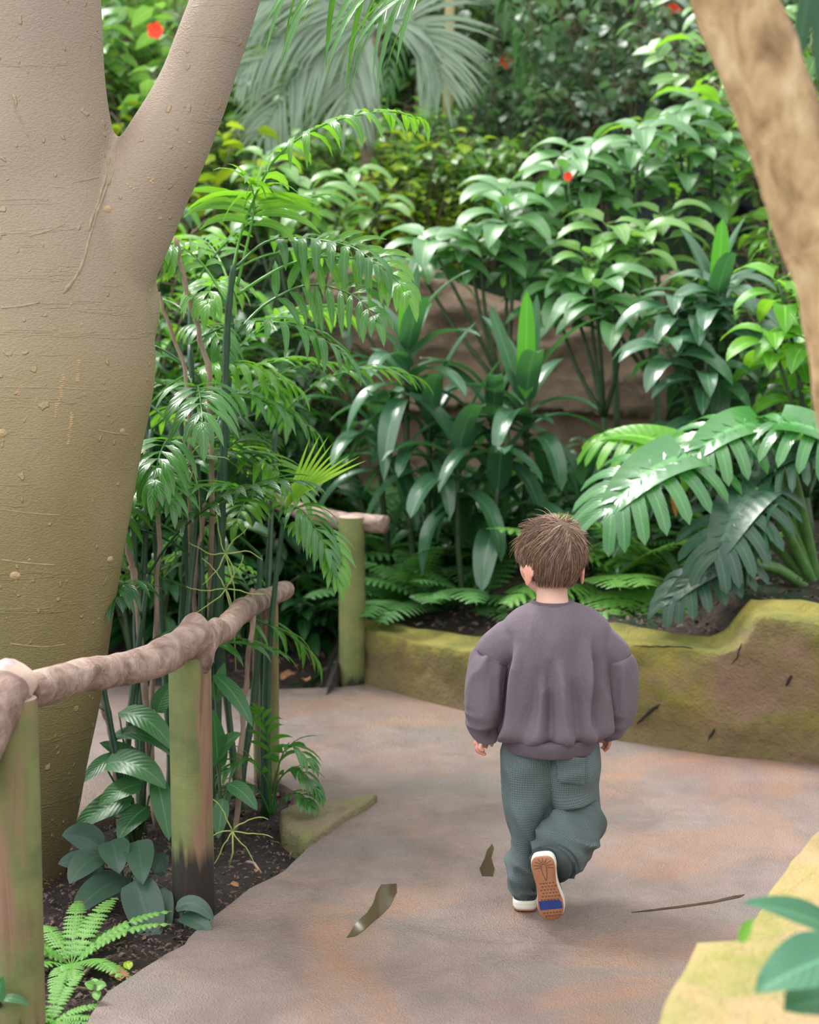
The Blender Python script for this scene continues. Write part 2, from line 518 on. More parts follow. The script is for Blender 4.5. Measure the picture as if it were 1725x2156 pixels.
def cloth_mat(name, a, b_, rough=.9):
    m, nt, n, b = nmat(name)
    tc = add(nt, 'ShaderNodeTexCoord')
    o = tc.outputs['Object']
    c = mixc(nt, noise(nt, o, 6, 4, .6), a, b_)
    c = mixc(nt, .5, c, ramp(nt, noise(nt, o, 320, 2, .5), [(.3, (.8, .8, .8)), (.7, (1.15, 1.15, 1.15))]).outputs[0], 'MULTIPLY')
    nt.links.new(c, b.inputs['Base Color'])
    b.inputs['Roughness'].default_value = rough
    b.inputs['Specular IOR Level'].default_value = .2
    b.inputs['Sheen Weight'].default_value = .08
    b.inputs['Sheen Roughness'].default_value = .5
    b1 = bump(nt, noise(nt, o, 420, 2, .5), .25, .001)
    b2 = bump(nt, noise(nt, mapping(nt, o, (1, 1, .4)), 15, 3, .5, .5), .6, .016, b1)
    nt.links.new(b2, b.inputs['Normal'])
    return m


def cord_mat():
    m, nt, n, b = nmat('waffle_cord')
    tc = add(nt, 'ShaderNodeTexCoord')
    sp = add(nt, 'ShaderNodeSeparateXYZ')
    nt.links.new(tc.outputs['UV'], sp.inputs[0])
    a = math_n(nt, 'SINE', math_n(nt, 'MULTIPLY', sp.outputs[0], 6.2832 * 120))
    c = math_n(nt, 'SINE', math_n(nt, 'MULTIPLY', sp.outputs[1], 6.2832 * 95))
    h = math_n(nt, 'ADD', math_n(nt, 'MULTIPLY', a, .5), math_n(nt, 'MULTIPLY', c, .22))
    col = mixc(nt, noise(nt, tc.outputs['Object'], 8, 3), (.090, .128, .138), (.12, .165, .172))
    hr = math_n(nt, 'MULTIPLY', math_n(nt, 'ADD', h, .72), .7, clamp=True)
    col = mixc(nt, hr, mixc(nt, .5, col, (.03, .045, .05)), mixc(nt, .5, col, (.26, .32, .32)))
    nt.links.new(col, b.inputs['Base Color'])
    b.inputs['Roughness'].default_value = .9
    b.inputs['Specular IOR Level'].default_value = .2
    b.inputs['Sheen Weight'].default_value = .05
    nt.links.new(bump(nt, h, 1.0, .002), b.inputs['Normal'])
    return m


def hair_mat():
    m, nt, n, b = nmat('brown_hair')
    geo = add(nt, 'ShaderNodeNewGeometry')
    tc = add(nt, 'ShaderNodeTexCoord')
    sp = add(nt, 'ShaderNodeSeparateXYZ')
    nt.links.new(tc.outputs['UV'], sp.inputs[0])
    r = ramp(nt, geo.outputs['Random Per Island'], [(0, (.06, .028, .02)), (.4, (.17, .09, .063)), (.8, (.32, .19, .13)), (1, (.60, .41, .27))])
    col = mixc(nt, math_n(nt, 'MULTIPLY', sp.outputs[1], .25), r.outputs[0], (.40, .28, .19))
    nt.links.new(col, b.inputs['Base Color'])
    b.inputs['Roughness'].default_value = .42
    b.inputs['Specular IOR Level'].default_value = .5
    return m


M['sweat'] = cloth_mat('washed_sweatshirt', (.120, .094, .118), (.150, .122, .146))
M['sweat_rib'] = cloth_mat('ribbed_band', (.088, .066, .086), (.112, .088, .108))
M['cord'] = cord_mat()
M['hair'] = hair_mat()
M['hairbase'] = plain_mat('hair_base', (.07, .04, .026), (.12, .07, .045), 60, .7, .3, .003, (1, 1, .2))


def puddle_mat():
    m, nt, n, b = nmat('puddle_water')
    b.inputs['Base Color'].default_value = (.075, .048, .03, 1)
    b.inputs['Roughness'].default_value = .05
    b.inputs['Specular IOR Level'].default_value = .7
    b.inputs['Coat Weight'].default_value = .5
    b.inputs['Coat Roughness'].default_value = .03
    return m


M['puddle'] = puddle_mat()


# ------------------------------------------------------------------ mesh builder
class MB:
    def __init__(s):
        s.v, s.f, s.uv = [], [], []

    def grid(s, rows, wrap=False, uvs=None, cap0=False, cap1=False):
        n, m = len(rows), len(rows[0])
        b = len(s.v)
        for i, r in enumerate(rows):
            for j, p in enumerate(r):
                s.v.append((p[0], p[1], p[2]))
                s.uv.append(uvs[i][j] if uvs is not None else (j / max(1, m - (0 if wrap else 1)), i / max(1, n - 1)))
        mm = m if wrap else m - 1
        for i in range(n - 1):
            for j in range(mm):
                a = b + i * m + j
                c = b + i * m + (j + 1) % m
                s.f.append((a, c, c + m, a + m))
        if cap0:
            s.f.append(tuple(b + j for j in reversed(range(m))))
        if cap1:
            s.f.append(tuple(b + (n - 1) * m + j for j in range(m)))

    def tube(s, pts, rad, sides=8, cap=True, steps=None, ref=None):
        """round tube along pts, radii list or (r0, r1)"""
        pts = [Vector(p) for p in pts]
        n = len(pts)
        if not isinstance(rad, (list, tuple)):
            rad = (rad, rad)
        if len(rad) == 2 and n != 2:
            rad = [rad[0] + (rad[1] - rad[0]) * i / (n - 1) for i in range(n)]
        rows = []
        prev = None
        for i in range(n):
            t = (pts[min(i + 1, n - 1)] - pts[max(i - 1, 0)])
            t = t.normalized() if t.length > 1e-9 else Vector((0, 0, 1))
            if prev is None:
                a = Vector((1, 0, 0)) if abs(t.x) < .8 else Vector((0, 1, 0))
                u = t.cross(a).normalized()
            else:
                u = (prev - t * prev.dot(t)).normalized()
            prev = u
            w = t.cross(u)
            rows.append([pts[i] + (u * math.cos(k_ * 2 * PI / sides) + w * math.sin(k_ * 2 * PI / sides)) * rad[i] for k_ in range(sides)])
        s.grid(rows, True, None, cap, cap)

    def build(s, name, mat, parent=None, smooth=True):
        me = bpy.data.meshes.new(name)
        L = Vector((0, 0, 0))
        q = parent
        while q is not None:
            L = L + q.location
            q = q.parent
        vv = s.v if L.length < 1e-9 else [(a - L.x, b - L.y, c - L.z) for a, b, c in s.v]
        me.from_pydata(vv, [], s.f)
        uvl = me.uv_layers.new(name='uv')
        idx = np.empty(len(me.loops), dtype=np.int32)
        me.loops.foreach_get('vertex_index', idx)
        uva = np.array(s.uv, dtype=np.float32)
        uvl.data.foreach_set('uv', uva[idx].ravel())
        if smooth:
            me.polygons.foreach_set('use_smooth', [True] * len(me.polygons))
        me.materials.append(mat)
        me.update()
        o = bpy.data.objects.new(name, me)
        COL.objects.link(o)
        if parent is not None:
            o.parent = parent
        return o


def tag(o, label, cat, group=None, kind=None):
    if label:
        o['label'] = label
    if cat:
        o['category'] = cat
    if group:
        o['group'] = group
    if kind:
        o['kind'] = kind
    return o


def root(name, label, cat, loc=(0, 0, 0), group=None):
    o = bpy.data.objects.new(name, None)
    COL.objects.link(o)
    o.location = loc
    o.empty_display_size = .05
    return tag(o, label, cat, group)


def struct(o, label=None):
    o['kind'] = 'structure'
    if label:
        o['label'] = label
    return o


def link_copy(src, parent, name=None, loc=None, rot=None, sc=None):
    c = src.copy()
    COL.objects.link(c)
    c.parent = parent
    if loc is not None:
        c.location = loc
    if rot is not None:
        c.rotation_euler = rot
    if sc is not None:
        c.scale = (sc, sc, sc) if isinstance(sc, (int, float)) else sc
    return c


def copy_plant(src, loc, rz=0, sc=1, label=None, cat=None, group=None, tilt=(0, 0)):
    c = src.copy()
    COL.objects.link(c)
    c.location = loc
    c.rotation_euler = (tilt[0], tilt[1], rz)
    c.scale = (sc, sc, sc)
    if label:
        c['label'] = label
    if group:
        c['group'] = group
    elif 'group' in c:
        del c['group']
    for ch in src.children:
        d = ch.copy()
        COL.objects.link(d)
        d.parent = c
        for g in ch.children:
            h = g.copy()
            COL.objects.link(h)
            h.parent = d
    return c


def catmull(pts, n):
    p = np.array(pts, dtype=float)
    k_ = len(p)
    out = []
    for i in range(n):
        t = i / (n - 1) * (k_ - 1)
        a = min(int(t), k_ - 2)
        f = t - a
        p0, p1, p2, p3 = p[max(a - 1, 0)], p[a], p[a + 1], p[min(a + 2, k_ - 1)]
        out.append(.5 * ((2 * p1) + (-p0 + p2) * f + (2 * p0 - 5 * p1 + 4 * p2 - p3) * f * f + (-p0 + 3 * p1 - 3 * p2 + p3) * f ** 3))
    return np.array(out)


def loft(mb, cs, rx, ry, N=60, Mseg=48, ref=(0, 1, 0), disp=None, cap=True, horiz=False):
    """rings through centres cs with radii rx (sideways) and ry (along ref)"""
    data = catmull([list(c) + [a, b] for c, a, b in zip(cs, rx, ry)], N)
    c = data[:, :3]
    t = np.gradient(c, axis=0)
    t /= np.linalg.norm(t, axis=1)[:, None] + 1e-12
    if horiz:
        t[:] = np.array([0, 0, 1.0]) * np.sign(c[-1, 2] - c[0, 2])
    ref = np.array(ref, float)
    side = np.cross(t, ref)
    side /= np.linalg.norm(side, axis=1)[:, None]
    up = np.cross(side, t)
    th = np.linspace(0, 2 * PI, Mseg, endpoint=False)
    ct, st_ = np.cos(th), np.sin(th)
    off = side[:, None, :] * (data[:, 3, None] * ct[None])[..., None] + up[:, None, :] * (data[:, 4, None] * st_[None])[..., None]
    pos = c[:, None, :] + off
    if disp is not None:
        nn = off / (np.linalg.norm(off, axis=2)[..., None] + 1e-9)
        s_ = np.linspace(0, 1, N)[:, None] * np.ones((1, Mseg))
        tt = th[None] * np.ones((N, 1))
        pos = pos + nn * disp(pos, s_, tt)[..., None]
    uvs = [[(j / Mseg if j <= Mseg // 2 else j / Mseg, i / (N - 1)) for j in range(Mseg)] for i in range(N)]
    mb.grid(pos.tolist(), True, uvs, cap, cap)


def remesh(o, vox, sm=4, fac=.5):
    r = o.modifiers.new('remesh', 'REMESH')
    r.mode = 'VOXEL'
    r.voxel_size = vox
    r.use_smooth_shade = True
    if sm:
        s_ = o.modifiers.new('smooth', 'SMOOTH')
        s_.factor = fac
        s_.iterations = sm


# ------------------------------------------------------------------ leaves
PROF = {'lance': (.55, .85), 'ovate': (.42, .78), 'strap': (.30, .50), 'round': (.5, .5), 'blade': (.35, 1.0), 'wide': (.38, .62), 'finger': (.14, .26)}
_pk = {}


def prof(kind, t):
    a, b = PROF[kind]
    if kind not in _pk:
        tm = a / (a + b)
        _pk[kind] = tm ** a * (1 - tm) ** b
    t = min(max(t, 0.0), 1.0)
    return (t ** a * (1 - t) ** b) / _pk[kind] if 0 < t < 1 else 0.0


def leaf(mb, base, d, up, L, W, droop=1.0, fold=.25, n=6, kind='lance', wave=0.0, m=1, twist=0.0, stalk=0.0, pts=None):
    p = Vector(base)
    d = Vector(d).normalized()
    up = Vector(up)
    up = (up - d * up.dot(d))
    up = up.normalized() if up.length > 1e-6 else Vector((0, 0, 1))
    rows, uvs = [], []
    st = L / n
    ph = R.random() * 6
    for i in range(n + 1):
        t = i / n
        s = d.cross(up)
        if twist:
            s = Quaternion(d, twist * t) @ s
            nn = s.cross(d)
        else:
            nn = up
        w = max(prof(kind, t) * W * .5, W * .02 if i == 0 else W * .004)
        row, uvr = [], []
        for j in range(-m, m + 1):
            q = j / m
            off = s * (w * q) + nn * (abs(q) * w * fold + wave * W * math.sin(ph + t * 9 + q * 2) * abs(q))
            row.append(p + off)
            uvr.append((.5 + .5 * q, t))
        rows.append(row)
        uvs.append(uvr)
        p = p + d * st
        # bend toward gravity
        g = Vector((0, 0, -1))
        ax = d.cross(g)
        if ax.length > 1e-4:
            qd = Quaternion(ax.normalized(), min(droop / n * ax.length, 1.0))
            d = (qd @ d).normalized()
            up = (qd @ up)
            up = (up - d * up.dot(d)).normalized()
    mb.grid(rows, False, uvs)
    return p


def frond_path(mb, pts, pairs, L, W, droop=1.0, ang=58, stem_r=.005, kind='lance', start=.25, leafkind='lance', rmb=None, up0=(0, 0, 1), sag=0, taper=True, jit=.12, fold=.25, n=5):
    """feather frond: rachis through pts, paired leaflets"""
    c = catmull([list(p) for p in pts], 22)
    (rmb or mb).tube([Vector(p) for p in c], (stem_r, stem_r * .35), 5)
    for i in range(pairs):
        t = start + (1 - start) * (i + .5) / pairs
        f = t * 21
        a = min(int(f), 20)
        p = Vector(c[a]).lerp(Vector(c[a + 1]), f - a)
        tg = (Vector(c[min(a + 2, 21)]) - Vector(c[max(a - 1, 0)])).normalized()
        up = Vector(up0)
        up = (up - tg * up.dot(tg))
        up = up.normalized() if up.length > 1e-3 else Vector((0, -1, 0))
        side = tg.cross(up)
        u = (i + .5) / pairs
        ll = L * (math.sin(PI * (.18 + .74 * u)) ** .7 if taper else 1) * R.uniform(.9, 1.08)
        aa = math.radians(ang * (1 - .55 * u)) + R.uniform(-jit, jit)
        for sgn in (-1, 1):
            d = tg * math.cos(aa) + side * sgn * math.sin(aa) + up * R.uniform(.05, .28)
            leaf(mb, p, d, up, ll, W * R.uniform(.85, 1.1), droop * R.uniform(.7, 1.3), fold, n, leafkind)
    tg = (Vector(c[21]) - Vector(c[19])).normalized()
    leaf(mb, c[21], tg, Vector(up0), L * .6, W, droop, fold, n, leafkind)


# ------------------------------------------------------------------ ground and walls
def edge(pts, step=.06, amp=.012, seed=3, closed=False):
    out = []
    for a, b in zip(pts[:-1], pts[1:]):
        L = math.hypot(b[0] - a[0], b[1] - a[1])
        n = max(1, int(L / step))
        for i in range(n):
            t = i / n
            x, y = a[0] + (b[0] - a[0]) * t, a[1] + (b[1] - a[1]) * t
            nn = float(vnoise(np.array([x * 9, y * 9, 0.0]), seed)) - .5
            mm = float(vnoise(np.array([x * 9, y * 9, 5.0]), seed + 5)) - .5
            out.append((x + nn * 2 * amp, y + mm * 2 * amp))
    out.append(tuple(pts[-1][:2]))
    return out


gx = lambda a, b: tuple(G(a, b))[:2]
bed_near = [gx(-300, 2500), gx(60, 2240), gx(180, 2156), gx(235, 2090), gx(300, 2040), gx(345, 2005), gx(385, 1988), gx(450, 1925), gx(530, 1872), gx(600, 1830), gx(650, 1786), gx(690, 1758), gx(700, 1735), gx(690, 1705)]
bed_far = [gx(640, 1680), gx(590, 1650), gx(450, 1655), gx(330, 1690), gx(200, 1725), gx(-100, 1760), gx(-900, 1820)]
bed_edge = edge(bed_near + bed_far, .04, .012)
path_outline = [(-4.5, .8)] + [(bed_edge[0][0] - .6, bed_edge[0][1] - .25)] + bed_edge + [(-4.5, bed_edge[-1][1] + .25)] + \
    [(-4.5, 6.75), (-2.2, 6.7)] + edge([gx(560, 1452), gx(650, 1448), gx(720, 1446), gx(760, 1440)], .05, .01) + [(0.2, 6.9), (4.5, 5.9), (4.5, .8)]


def slab(name, outline, z0, z1, mat, label):
    mb = MB()
    tri = tessellate_polygon([[Vector((x, y, 0)) for x, y in outline]])
    n = len(outline)
    mb.v = [(x, y, z1) for x, y in outline] + [(x, y, z0) for x, y in outline]
    mb.uv = [(0, 0)] * (2 * n)
    for t in tri:
        a, b, c = (Vector(outline[q]) for q in t)
        cr = (b - a).cross(c - a) if False else (b.x - a.x) * (c.y - a.y) - (b.y - a.y) * (c.x - a.x)
        mb.f.append(tuple(t) if cr > 0 else tuple(reversed(t)))
    for i in range(n):
        j = (i + 1) % n
        mb.f.append((i, j, n + j, n + i))
    o = mb.build(name, mat, None, False)
    return struct(o, label)


slab('floor', path_outline, -.12, 0.0, M['path'], 'damp brown concrete path curving between planted beds')


def grid_terrain(name, xs, ys, zf, mat, label):
    mb = MB()
    X, Y = np.meshgrid(xs, ys)
    Z = zf(X, Y)
    mb.grid(np.stack([X, Y, Z], -1).tolist())
    return struct(mb.build(name, mat), label)


def bedz(X, Y):
    return -.035 + .03 * (fbm(np.stack([X * 7, Y * 7, X * 0], -1), 4) - .5) + .022 * (vnoise(np.stack([X * 45, Y * 45, X * 0], -1), 5) - .5)


grid_terrain('ground', np.linspace(-3.2, .2, 200), np.linspace(1.6, 6.0, 220), bedz, M['soil'], 'dark crumbly soil bed under the log fence')

# back wall: plan line, height and base
WB = [(735, 1432, .19), (774, 1442, .207), (900, 1478, .215), (1006, 1504, .227), (1150, 1532, .29), (1310, 1561, .346), (1515, 1592, .335), (1550, 1595, .36), (1602, 1599, .47), (1725, 1612, .46), (1900, 1630, .45), (2400, 1660, .45), (3400, 1690, .45)]
WBP = [(G(a, b), h) for a, b, h in WB]


def wall_line(x):
    """front Y and top z of the back wall at world x"""
    if x <= WBP[0][0].x:
        return WBP[0][0].y, WBP[0][1]
    for (p, h), (q, g_) in zip(WBP[:-1], WBP[1:]):
        if p.x <= x <= q.x:
            t = (x - p.x) / (q.x - p.x)
            return p.y + (q.y - p.y) * t, h + (g_ - h) * t
    return WBP[-1][0].y, WBP[-1][1]


def hz(x, y):
    fy, zt = wall_line(x)
    if x < WBP[0][0].x:
        f = min(1, (WBP[0][0].x - x) / .07)
        zt = zt * (1 - f) - .02 * f
        fy = fy + .02
    else:
        zt -= .035
    if x < WBP[0][0].x and y < fy - .05:
        return -.06
    ys = 8.42 + .05 * math.sin(x * 1.3)
    d = max(0, y - fy - .02)
    if y < ys:
        return zt + .34 * (d / max(.5, ys - fy)) ** 1.2
    e_ = y - ys
    zb = zt + .34
    ztop = 1.50 + .04 * x
    for (a, za), (b, zb_) in zip([(0, zb), (.45, ztop), (2.0, ztop + .55), (3.8, ztop + 1.7), (6.0, ztop + 3.0)], [(.45, ztop), (2.0, ztop + .55), (3.8, ztop + 1.7), (6.0, ztop + 3.0), (9.0, ztop + 3.6)]):
        if e_ <= b:
            return za + (zb_ - za) * (e_ - a) / (b - a)
    return ztop + 3.6


def hill():
    mb = MB()
    xs = np.linspace(-6.5, 6.5, 170)
    ts = np.linspace(0, 1, 120) ** 1.3
    rows = []
    for t in ts:
        row = []
        for x in xs:
            fy, _ = wall_line(x)
            y = fy + .1 + t * 9.5
            if x < WBP[0][0].x:
                y = fy + .1 - .75 * min(1, (WBP[0][0].x - x) / .15) + t * 9.5
            row.append((x, y, hz(x, y)))
        rows.append(row)
    A = np.array(rows)
    nz = fbm(A * np.array([2.2, 2.2, .5]), 9, 4) - .5
    amp = np.minimum(1, ts[:, None] * 9) * .22
    fine = (vnoise(A * 30, 3) - .5) * .025 * np.minimum(1, ts[:, None] * 30)
    A[..., 2] += nz * amp + fine
    mb.grid(A.tolist())
    return struct(mb.build('hillside', M['hill']), 'planted slope of soil rising behind the mossy wall')


hill()


def back_wall():
    n = 260
    mb = MB()
    xs = np.linspace(WBP[0][0].x, WBP[-1][0].x, n)
    rows = []
    for x in xs:
        fy, zt = wall_line(x)
        dep = .24
        pr = [(-.03, -.04), (-.012, .03), (.0, .07), (.004, zt * .5), (.0, zt * .8), (.002, zt - .02), (.012, zt), (.06, zt + .002), (dep * .6, zt), (dep, zt - .005), (dep + .01, -.04)]
        pp = catmull([(0, a, b) for a, b in pr], 34)
        rows.append([(x, fy + q[1] + .02, q[2]) for q in pp])
    A = np.array(rows)
    d = (fbm(A * 5, 2, 4) - .5) * .05 + (fbm(A * 22, 6, 3) - .5) * .018
    edge_ = np.clip((A[..., 2]) / .06, 0, 1)
    A[..., 1] += d * edge_ * 1.0
    A[..., 2] += (fbm(A * 6 + 9, 12, 3) - .5) * .03 * np.clip((A[..., 2] - .05) / .1, 0, 1)
    mb.grid(A.tolist(), False)
    # end cap at the post
    b0 = len(mb.v)
    mb.f.append(tuple(reversed(range(0, 34))))
    o = mb.build('wall_back', M['moss_wall'])
    struct(o, 'low mossy terracotta retaining wall around the far bed')
    # cracks and the broken footing as real grooves
    return o


wall_o = back_wall()
# cracks: thin dark fissures following the wall face
bpy.context.view_layer.update()
_dg = bpy.context.evaluated_depsgraph_get()
_we = wall_o.evaluated_get(_dg)
for _line, _r in (([(1342, 1525), (1355, 1512), (1368, 1500), (1378, 1492), (1391, 1484)], .010), ([(1492, 1558), (1500, 1545), (1506, 1535)], .008), ([(1655, 1445), (1662, 1432), (1668, 1422)], .008),
                  ([(1335, 1358), (1380, 1362), (1420, 1361), (1460, 1366)], .0045), ([(1540, 1400), (1552, 1385), (1556, 1370), (1562, 1355)], .0045)):
    _pts = []
    for _a, _b in catmull(_line, 12):
        _ok, _loc, _n, _ = _we.ray_cast(Vector((0, 0, ZC)), ray(_a, _b + R.uniform(-1.5, 1.5)).normalized())
        if _ok:
            _pts.append(_loc + _n * -.0015)
    if len(_pts) > 3:
        _m = MB()
        _m.tube(_pts, [_r * .15] + [_r * R.uniform(.4, .8) * math.sin(PI * (i + 1) / len(_pts)) ** .5 for i in range(len(_pts) - 2)] + [_r * .1], 6)
        _o = _m.build('crack', M['soil'], wall_o)


def blob_slab(name, top, z0, z1, mat, label, seed=1, tilt=0.0):
    """thick stone with outline top (world xy), rounded edge"""
    mb = MB()
    c = Vector((sum(p[0] for p in top) / len(top), sum(p[1] for p in top) / len(top)))
    out = edge(list(top) + [top[0]], .035, .008, seed)[:-1]
    rows = []
    for (k_, z) in ((1.0, z0), (1.0, z0 + (z1 - z0) * .5), (1.0, z1 - .03), (.985, z1 - .008), (.95, z1), (.8, z1 + .004), (.6, z1), (.4, z1 + .003), (.2, z1), (.03, z1)):
        row = []
        for x, y in out:
            q = c + (Vector((x, y)) - c) * k_
            nz_ = float(fbm(np.array([q.x * 9, q.y * 9, z * 9]), seed, 3)) - .5
            row.append((q.x + nz_ * .012, q.y + nz_ * .012, z + (nz_ * .02 if z > z0 else 0)))
        rows.append(row)
    mb.grid(rows, True, None, False, True)
    return mb.build(name, mat)


gz = lambda a, b, z: tuple(G(a, b, z))[:2]
wA = blob_slab('wall_right', [gz(1330, 2300, .5), gz(1380, 2156, .5), gz(1425, 2060, .5), gz(1468, 1980, .5), gz(1600, 1972, .5), gz(1850, 1985, .5), gz(1960, 2400, .5), gz(1270, 2500, .5)], 0, .5, M['near_wall'], None, 4)
struct(wA, 'yellow weathered wall top with pale green algae, nearest stone')
wB = blob_slab('wall_right', [gz(1545, 2010, .42), gz(1572, 1970, .42), gz(1598, 1915, .42), gz(1640, 1850, .42), gz(1672, 1805, .42), gz(1730, 1742, .42), gz(1850, 1640, .42), gz(2000, 1640, .42), gz(1860, 1999, .42)], 0, .42, M['near_wall'], None, 8)
struct(wB, 'yellow weathered wall top farther along the path side')

kb = MB()
ko = blob_slab('kerb_stone', [gx(590, 1755), gx(585, 1722), gx(630, 1700), gx(700, 1692), gx(790, 1688), gx(770, 1704), gx(720, 1735), gx(690, 1760), gx(650, 1785)], -.06, .02, M['kerb'], None, 3)
tag(ko, 'flat mossy stone at the tip of the soil bed', 'kerb stone')


# rock ledge behind the strap-leaved plants
def ledge(name, label, mat, x0, x1, Y, z0, topf, dep, seed, nx=220, nz=90):
    mb = MB()
    rows = []
    for i in range(nz + 1):
        row = []
        for j in range(nx + 1):
            u = j / nx
            x = x0 + (x1 - x0) * u
            zt = topf(u)
            t = i / nz
            endf = min(1, u / .08, (1 - u) / .08)
            if t < .72:
                z = z0 + (zt - z0) * t / .72
                y = Y + .12 * t + (1 - endf) ** 2 * .5
            else:
                q = (t - .72) / .28
                z = zt + .05 * math.sin(q * PI)
                y = Y + .09 + dep * q + (1 - endf) ** 2 * .3
            row.append((x, y, z))
        rows.append(row)
    A = np.array(rows)
    st_ = np.floor(A[..., 2] * 5.5 + 1.6 * fbm(A * np.array([1.2, 1, .5]), seed, 2))
    blk = vnoise(np.stack([A[..., 0] * 2.2 + st_ * 1.7, st_, st_ * 0], -1), seed + 1)
    d = (fbm(A * np.array([1.6, 1.6, 2.6]), seed + 2, 4) - .5) * .42 + (blk - .5) * .20 + (fbm(A * np.array([9, 9, 16]), seed + 4, 3) - .5) * .06
    A[..., 1] -= d
    A[..., 2] += (fbm(A * 2 + 7, seed + 8, 3) - .5) * .16 * np.linspace(0, 1, nz + 1)[:, None]
    mb.grid(A.tolist())
    return tag(mb.build(name, M[mat]), label, 'rock')


_a, _b = P(610, 800, 8.4).x, P(1460, 800, 8.4).x
ledge('rock_ledge', 'weathered reddish brown rock ledge behind the strap-leaved plants', 'rock', _a, _b, 8.35, .45, lambda u: P(0, 640, 8.4).z + .10 * math.sin(u * 7) + .06, .5, 3)
_a, _b = P(1250, 500, 9.6).x, P(1725, 500, 9.6).x
ledge('rock_ledge', 'dark grey shaded rock high behind the broad-leaved shrubs', 'rock_dark', _a, _b, 9.7, 1.3, lambda u: P(0, 270, 9.6).z + .1 * math.sin(u * 5), .4, 13, 90, 50)

# ------------------------------------------------------------------ fence
def post(px, py_base, py_top, diam, label, seed, basez, Yb=None, gre=.5, zb=-.06):
    b = G(px, py_base) if Yb is None else P(px, py_base, Yb)
    b.z = 0
    top = P(px, py_top, b.y)
    rt = root('fence_post', label, 'fence post', (b.x, b.y, 0))
    mb = MB()
    H = top.z
    N_, M_ = 40, 40
    rows = []
    for i in range(N_ + 1):
        z = zb + (H - zb) * i / N_
        row = []
        for j in range(M_):
            th = 2 * PI * j / M_
            r = diam / 2 * (1 + .03 * math.sin(3 * th + seed) + .05 * (float(vnoise(np.array([math.cos(th) * 1.5, math.sin(th) * 1.5, z * 2]), seed)) - .5))
            if i == N_:
                r *= .97
            row.append((b.x + r * math.cos(th), b.y + r * math.sin(th), z))
        rows.append(row)
    mb.grid(rows, True, None, True, False)
    mb.build('post_shaft', post_mat(seed * 3.7, basez, gre), rt)
    m2 = MB()
    m2.grid([rows[-1], [(b.x + (p[0] - b.x) * .9, b.y + (p[1] - b.y) * .9, H + .002) for p in rows[-1]], [(b.x + (p[0] - b.x) * .02, b.y + (p[1] - b.y) * .02, H + .003) for p in rows[-1]]], True)
    q = m2.build('end_grain', M['cutwood'], rt)
    return rt


post(45, 2190, 1470, .098, 'thick green-stained log post nearest the camera', 2, -.02, gre=.46)
post(408, 1898, 1372, .104, 'green-stained log post with black wet base below the rail knot', 5, .10, gre=.49)
post(562, 1645, 1262, .080, 'slender brown log post beside the palm clump, near the mossy stone', 9, -.02, gre=.58)
post(741, 1438, 1088, .102, 'green mossy log post at the end of the low wall', 14, -.02, gre=.38)


def rail(pts, radpx, label, N_=90, seed=1, knobs=(), cut=True):
    rt_loc = P(*pts[0])
    rt = root('fence_rail', label, 'fence rail', rt_loc)
    cs = [P(*p) for p in pts]
    rr = [r / (FPX / (p[2] * .9927 + .1)) for r, p in zip(radpx, pts)]

    def dsp(pos, s_, tt):
        d = (fbm(pos * 9, seed, 3) - .5) * .022 + (fbm(pos * 28, seed + 4, 3) - .5) * .006
        for (s0, t0, w, a) in knobs:
            d = d + a * np.exp(-((s_ - s0) / w) ** 2 - (np.angle(np.exp(1j * (tt - t0))) / .7) ** 2)
        return d
    mb = MB()
    loft(mb, cs, rr, rr, N_, 40, (0, 0, 1), dsp)
    mb.build('branch', M['rail'], rt)
    return rt


r1 = rail([(-110, 1690, 3.15), (-40, 1560, 3.22), (0, 1490, 3.27), (28, 1440, 3.31), (40, 1420, 3.32)], [50, 52, 52, 48, 40], 'short cut log end resting on the nearest post', 50, 3)
# sawn face
mb = MB()
c0, c1 = P(24, 1440, 3.31), P(46, 1408, 3.32)
axis = (c1 - c0).normalized()
u_ = axis.cross(Vector((0, 1, 0))).normalized()
w_ = axis.cross(u_)
rows = []
for k_, (rr_, h_) in enumerate(((.046, -.022), (.045, .0), (.038, .012), (.022, .02), (.002, .022))):
    rows.append([c1 + axis * (h_ - .012) + (u_ * math.cos(a * PI / 14) + w_ * math.sin(a * PI / 14)) * rr_ * (1 + .06 * math.sin(3 * a * PI / 14)) for a in range(28)])
mb.grid(rows, True)
o_ = mb.build('sawn_end', M['cutwood'], r1)
o_['label'] = 'smooth pale and purple sawn end'
rail([(52, 1462, 3.36), (80, 1452, 3.42), (150, 1428, 3.55), (230, 1412, 3.7), (300, 1400, 3.83), (350, 1378, 3.95), (392, 1352, 4.06), (415, 1350, 4.12), (445, 1342, 4.22), (475, 1322, 4.4), (505, 1288, 4.65), (545, 1264, 4.95), (585, 1250, 5.25), (600, 1240, 5.35)],
     [40, 40, 36, 34, 36, 37, 38, 42, 27, 25, 24, 22, 20, 18], 'long crooked bare branch rail with a knot over the second post', 150, 5,
     knobs=((.52, -1.3, .03, .035), (.53, 1.7, .02, .02), (.05, 0, .02, .012), (.63, 1.4, .02, .02)))
rail([(540, 1040, 7.0), (610, 1064, 6.9), (650, 1082, 6.82), (700, 1095, 6.72), (750, 1100, 6.62), (812, 1104, 6.55)], [17, 18, 19, 20, 20, 19], 'far straight log rail on the green mossy post', 60, 8)

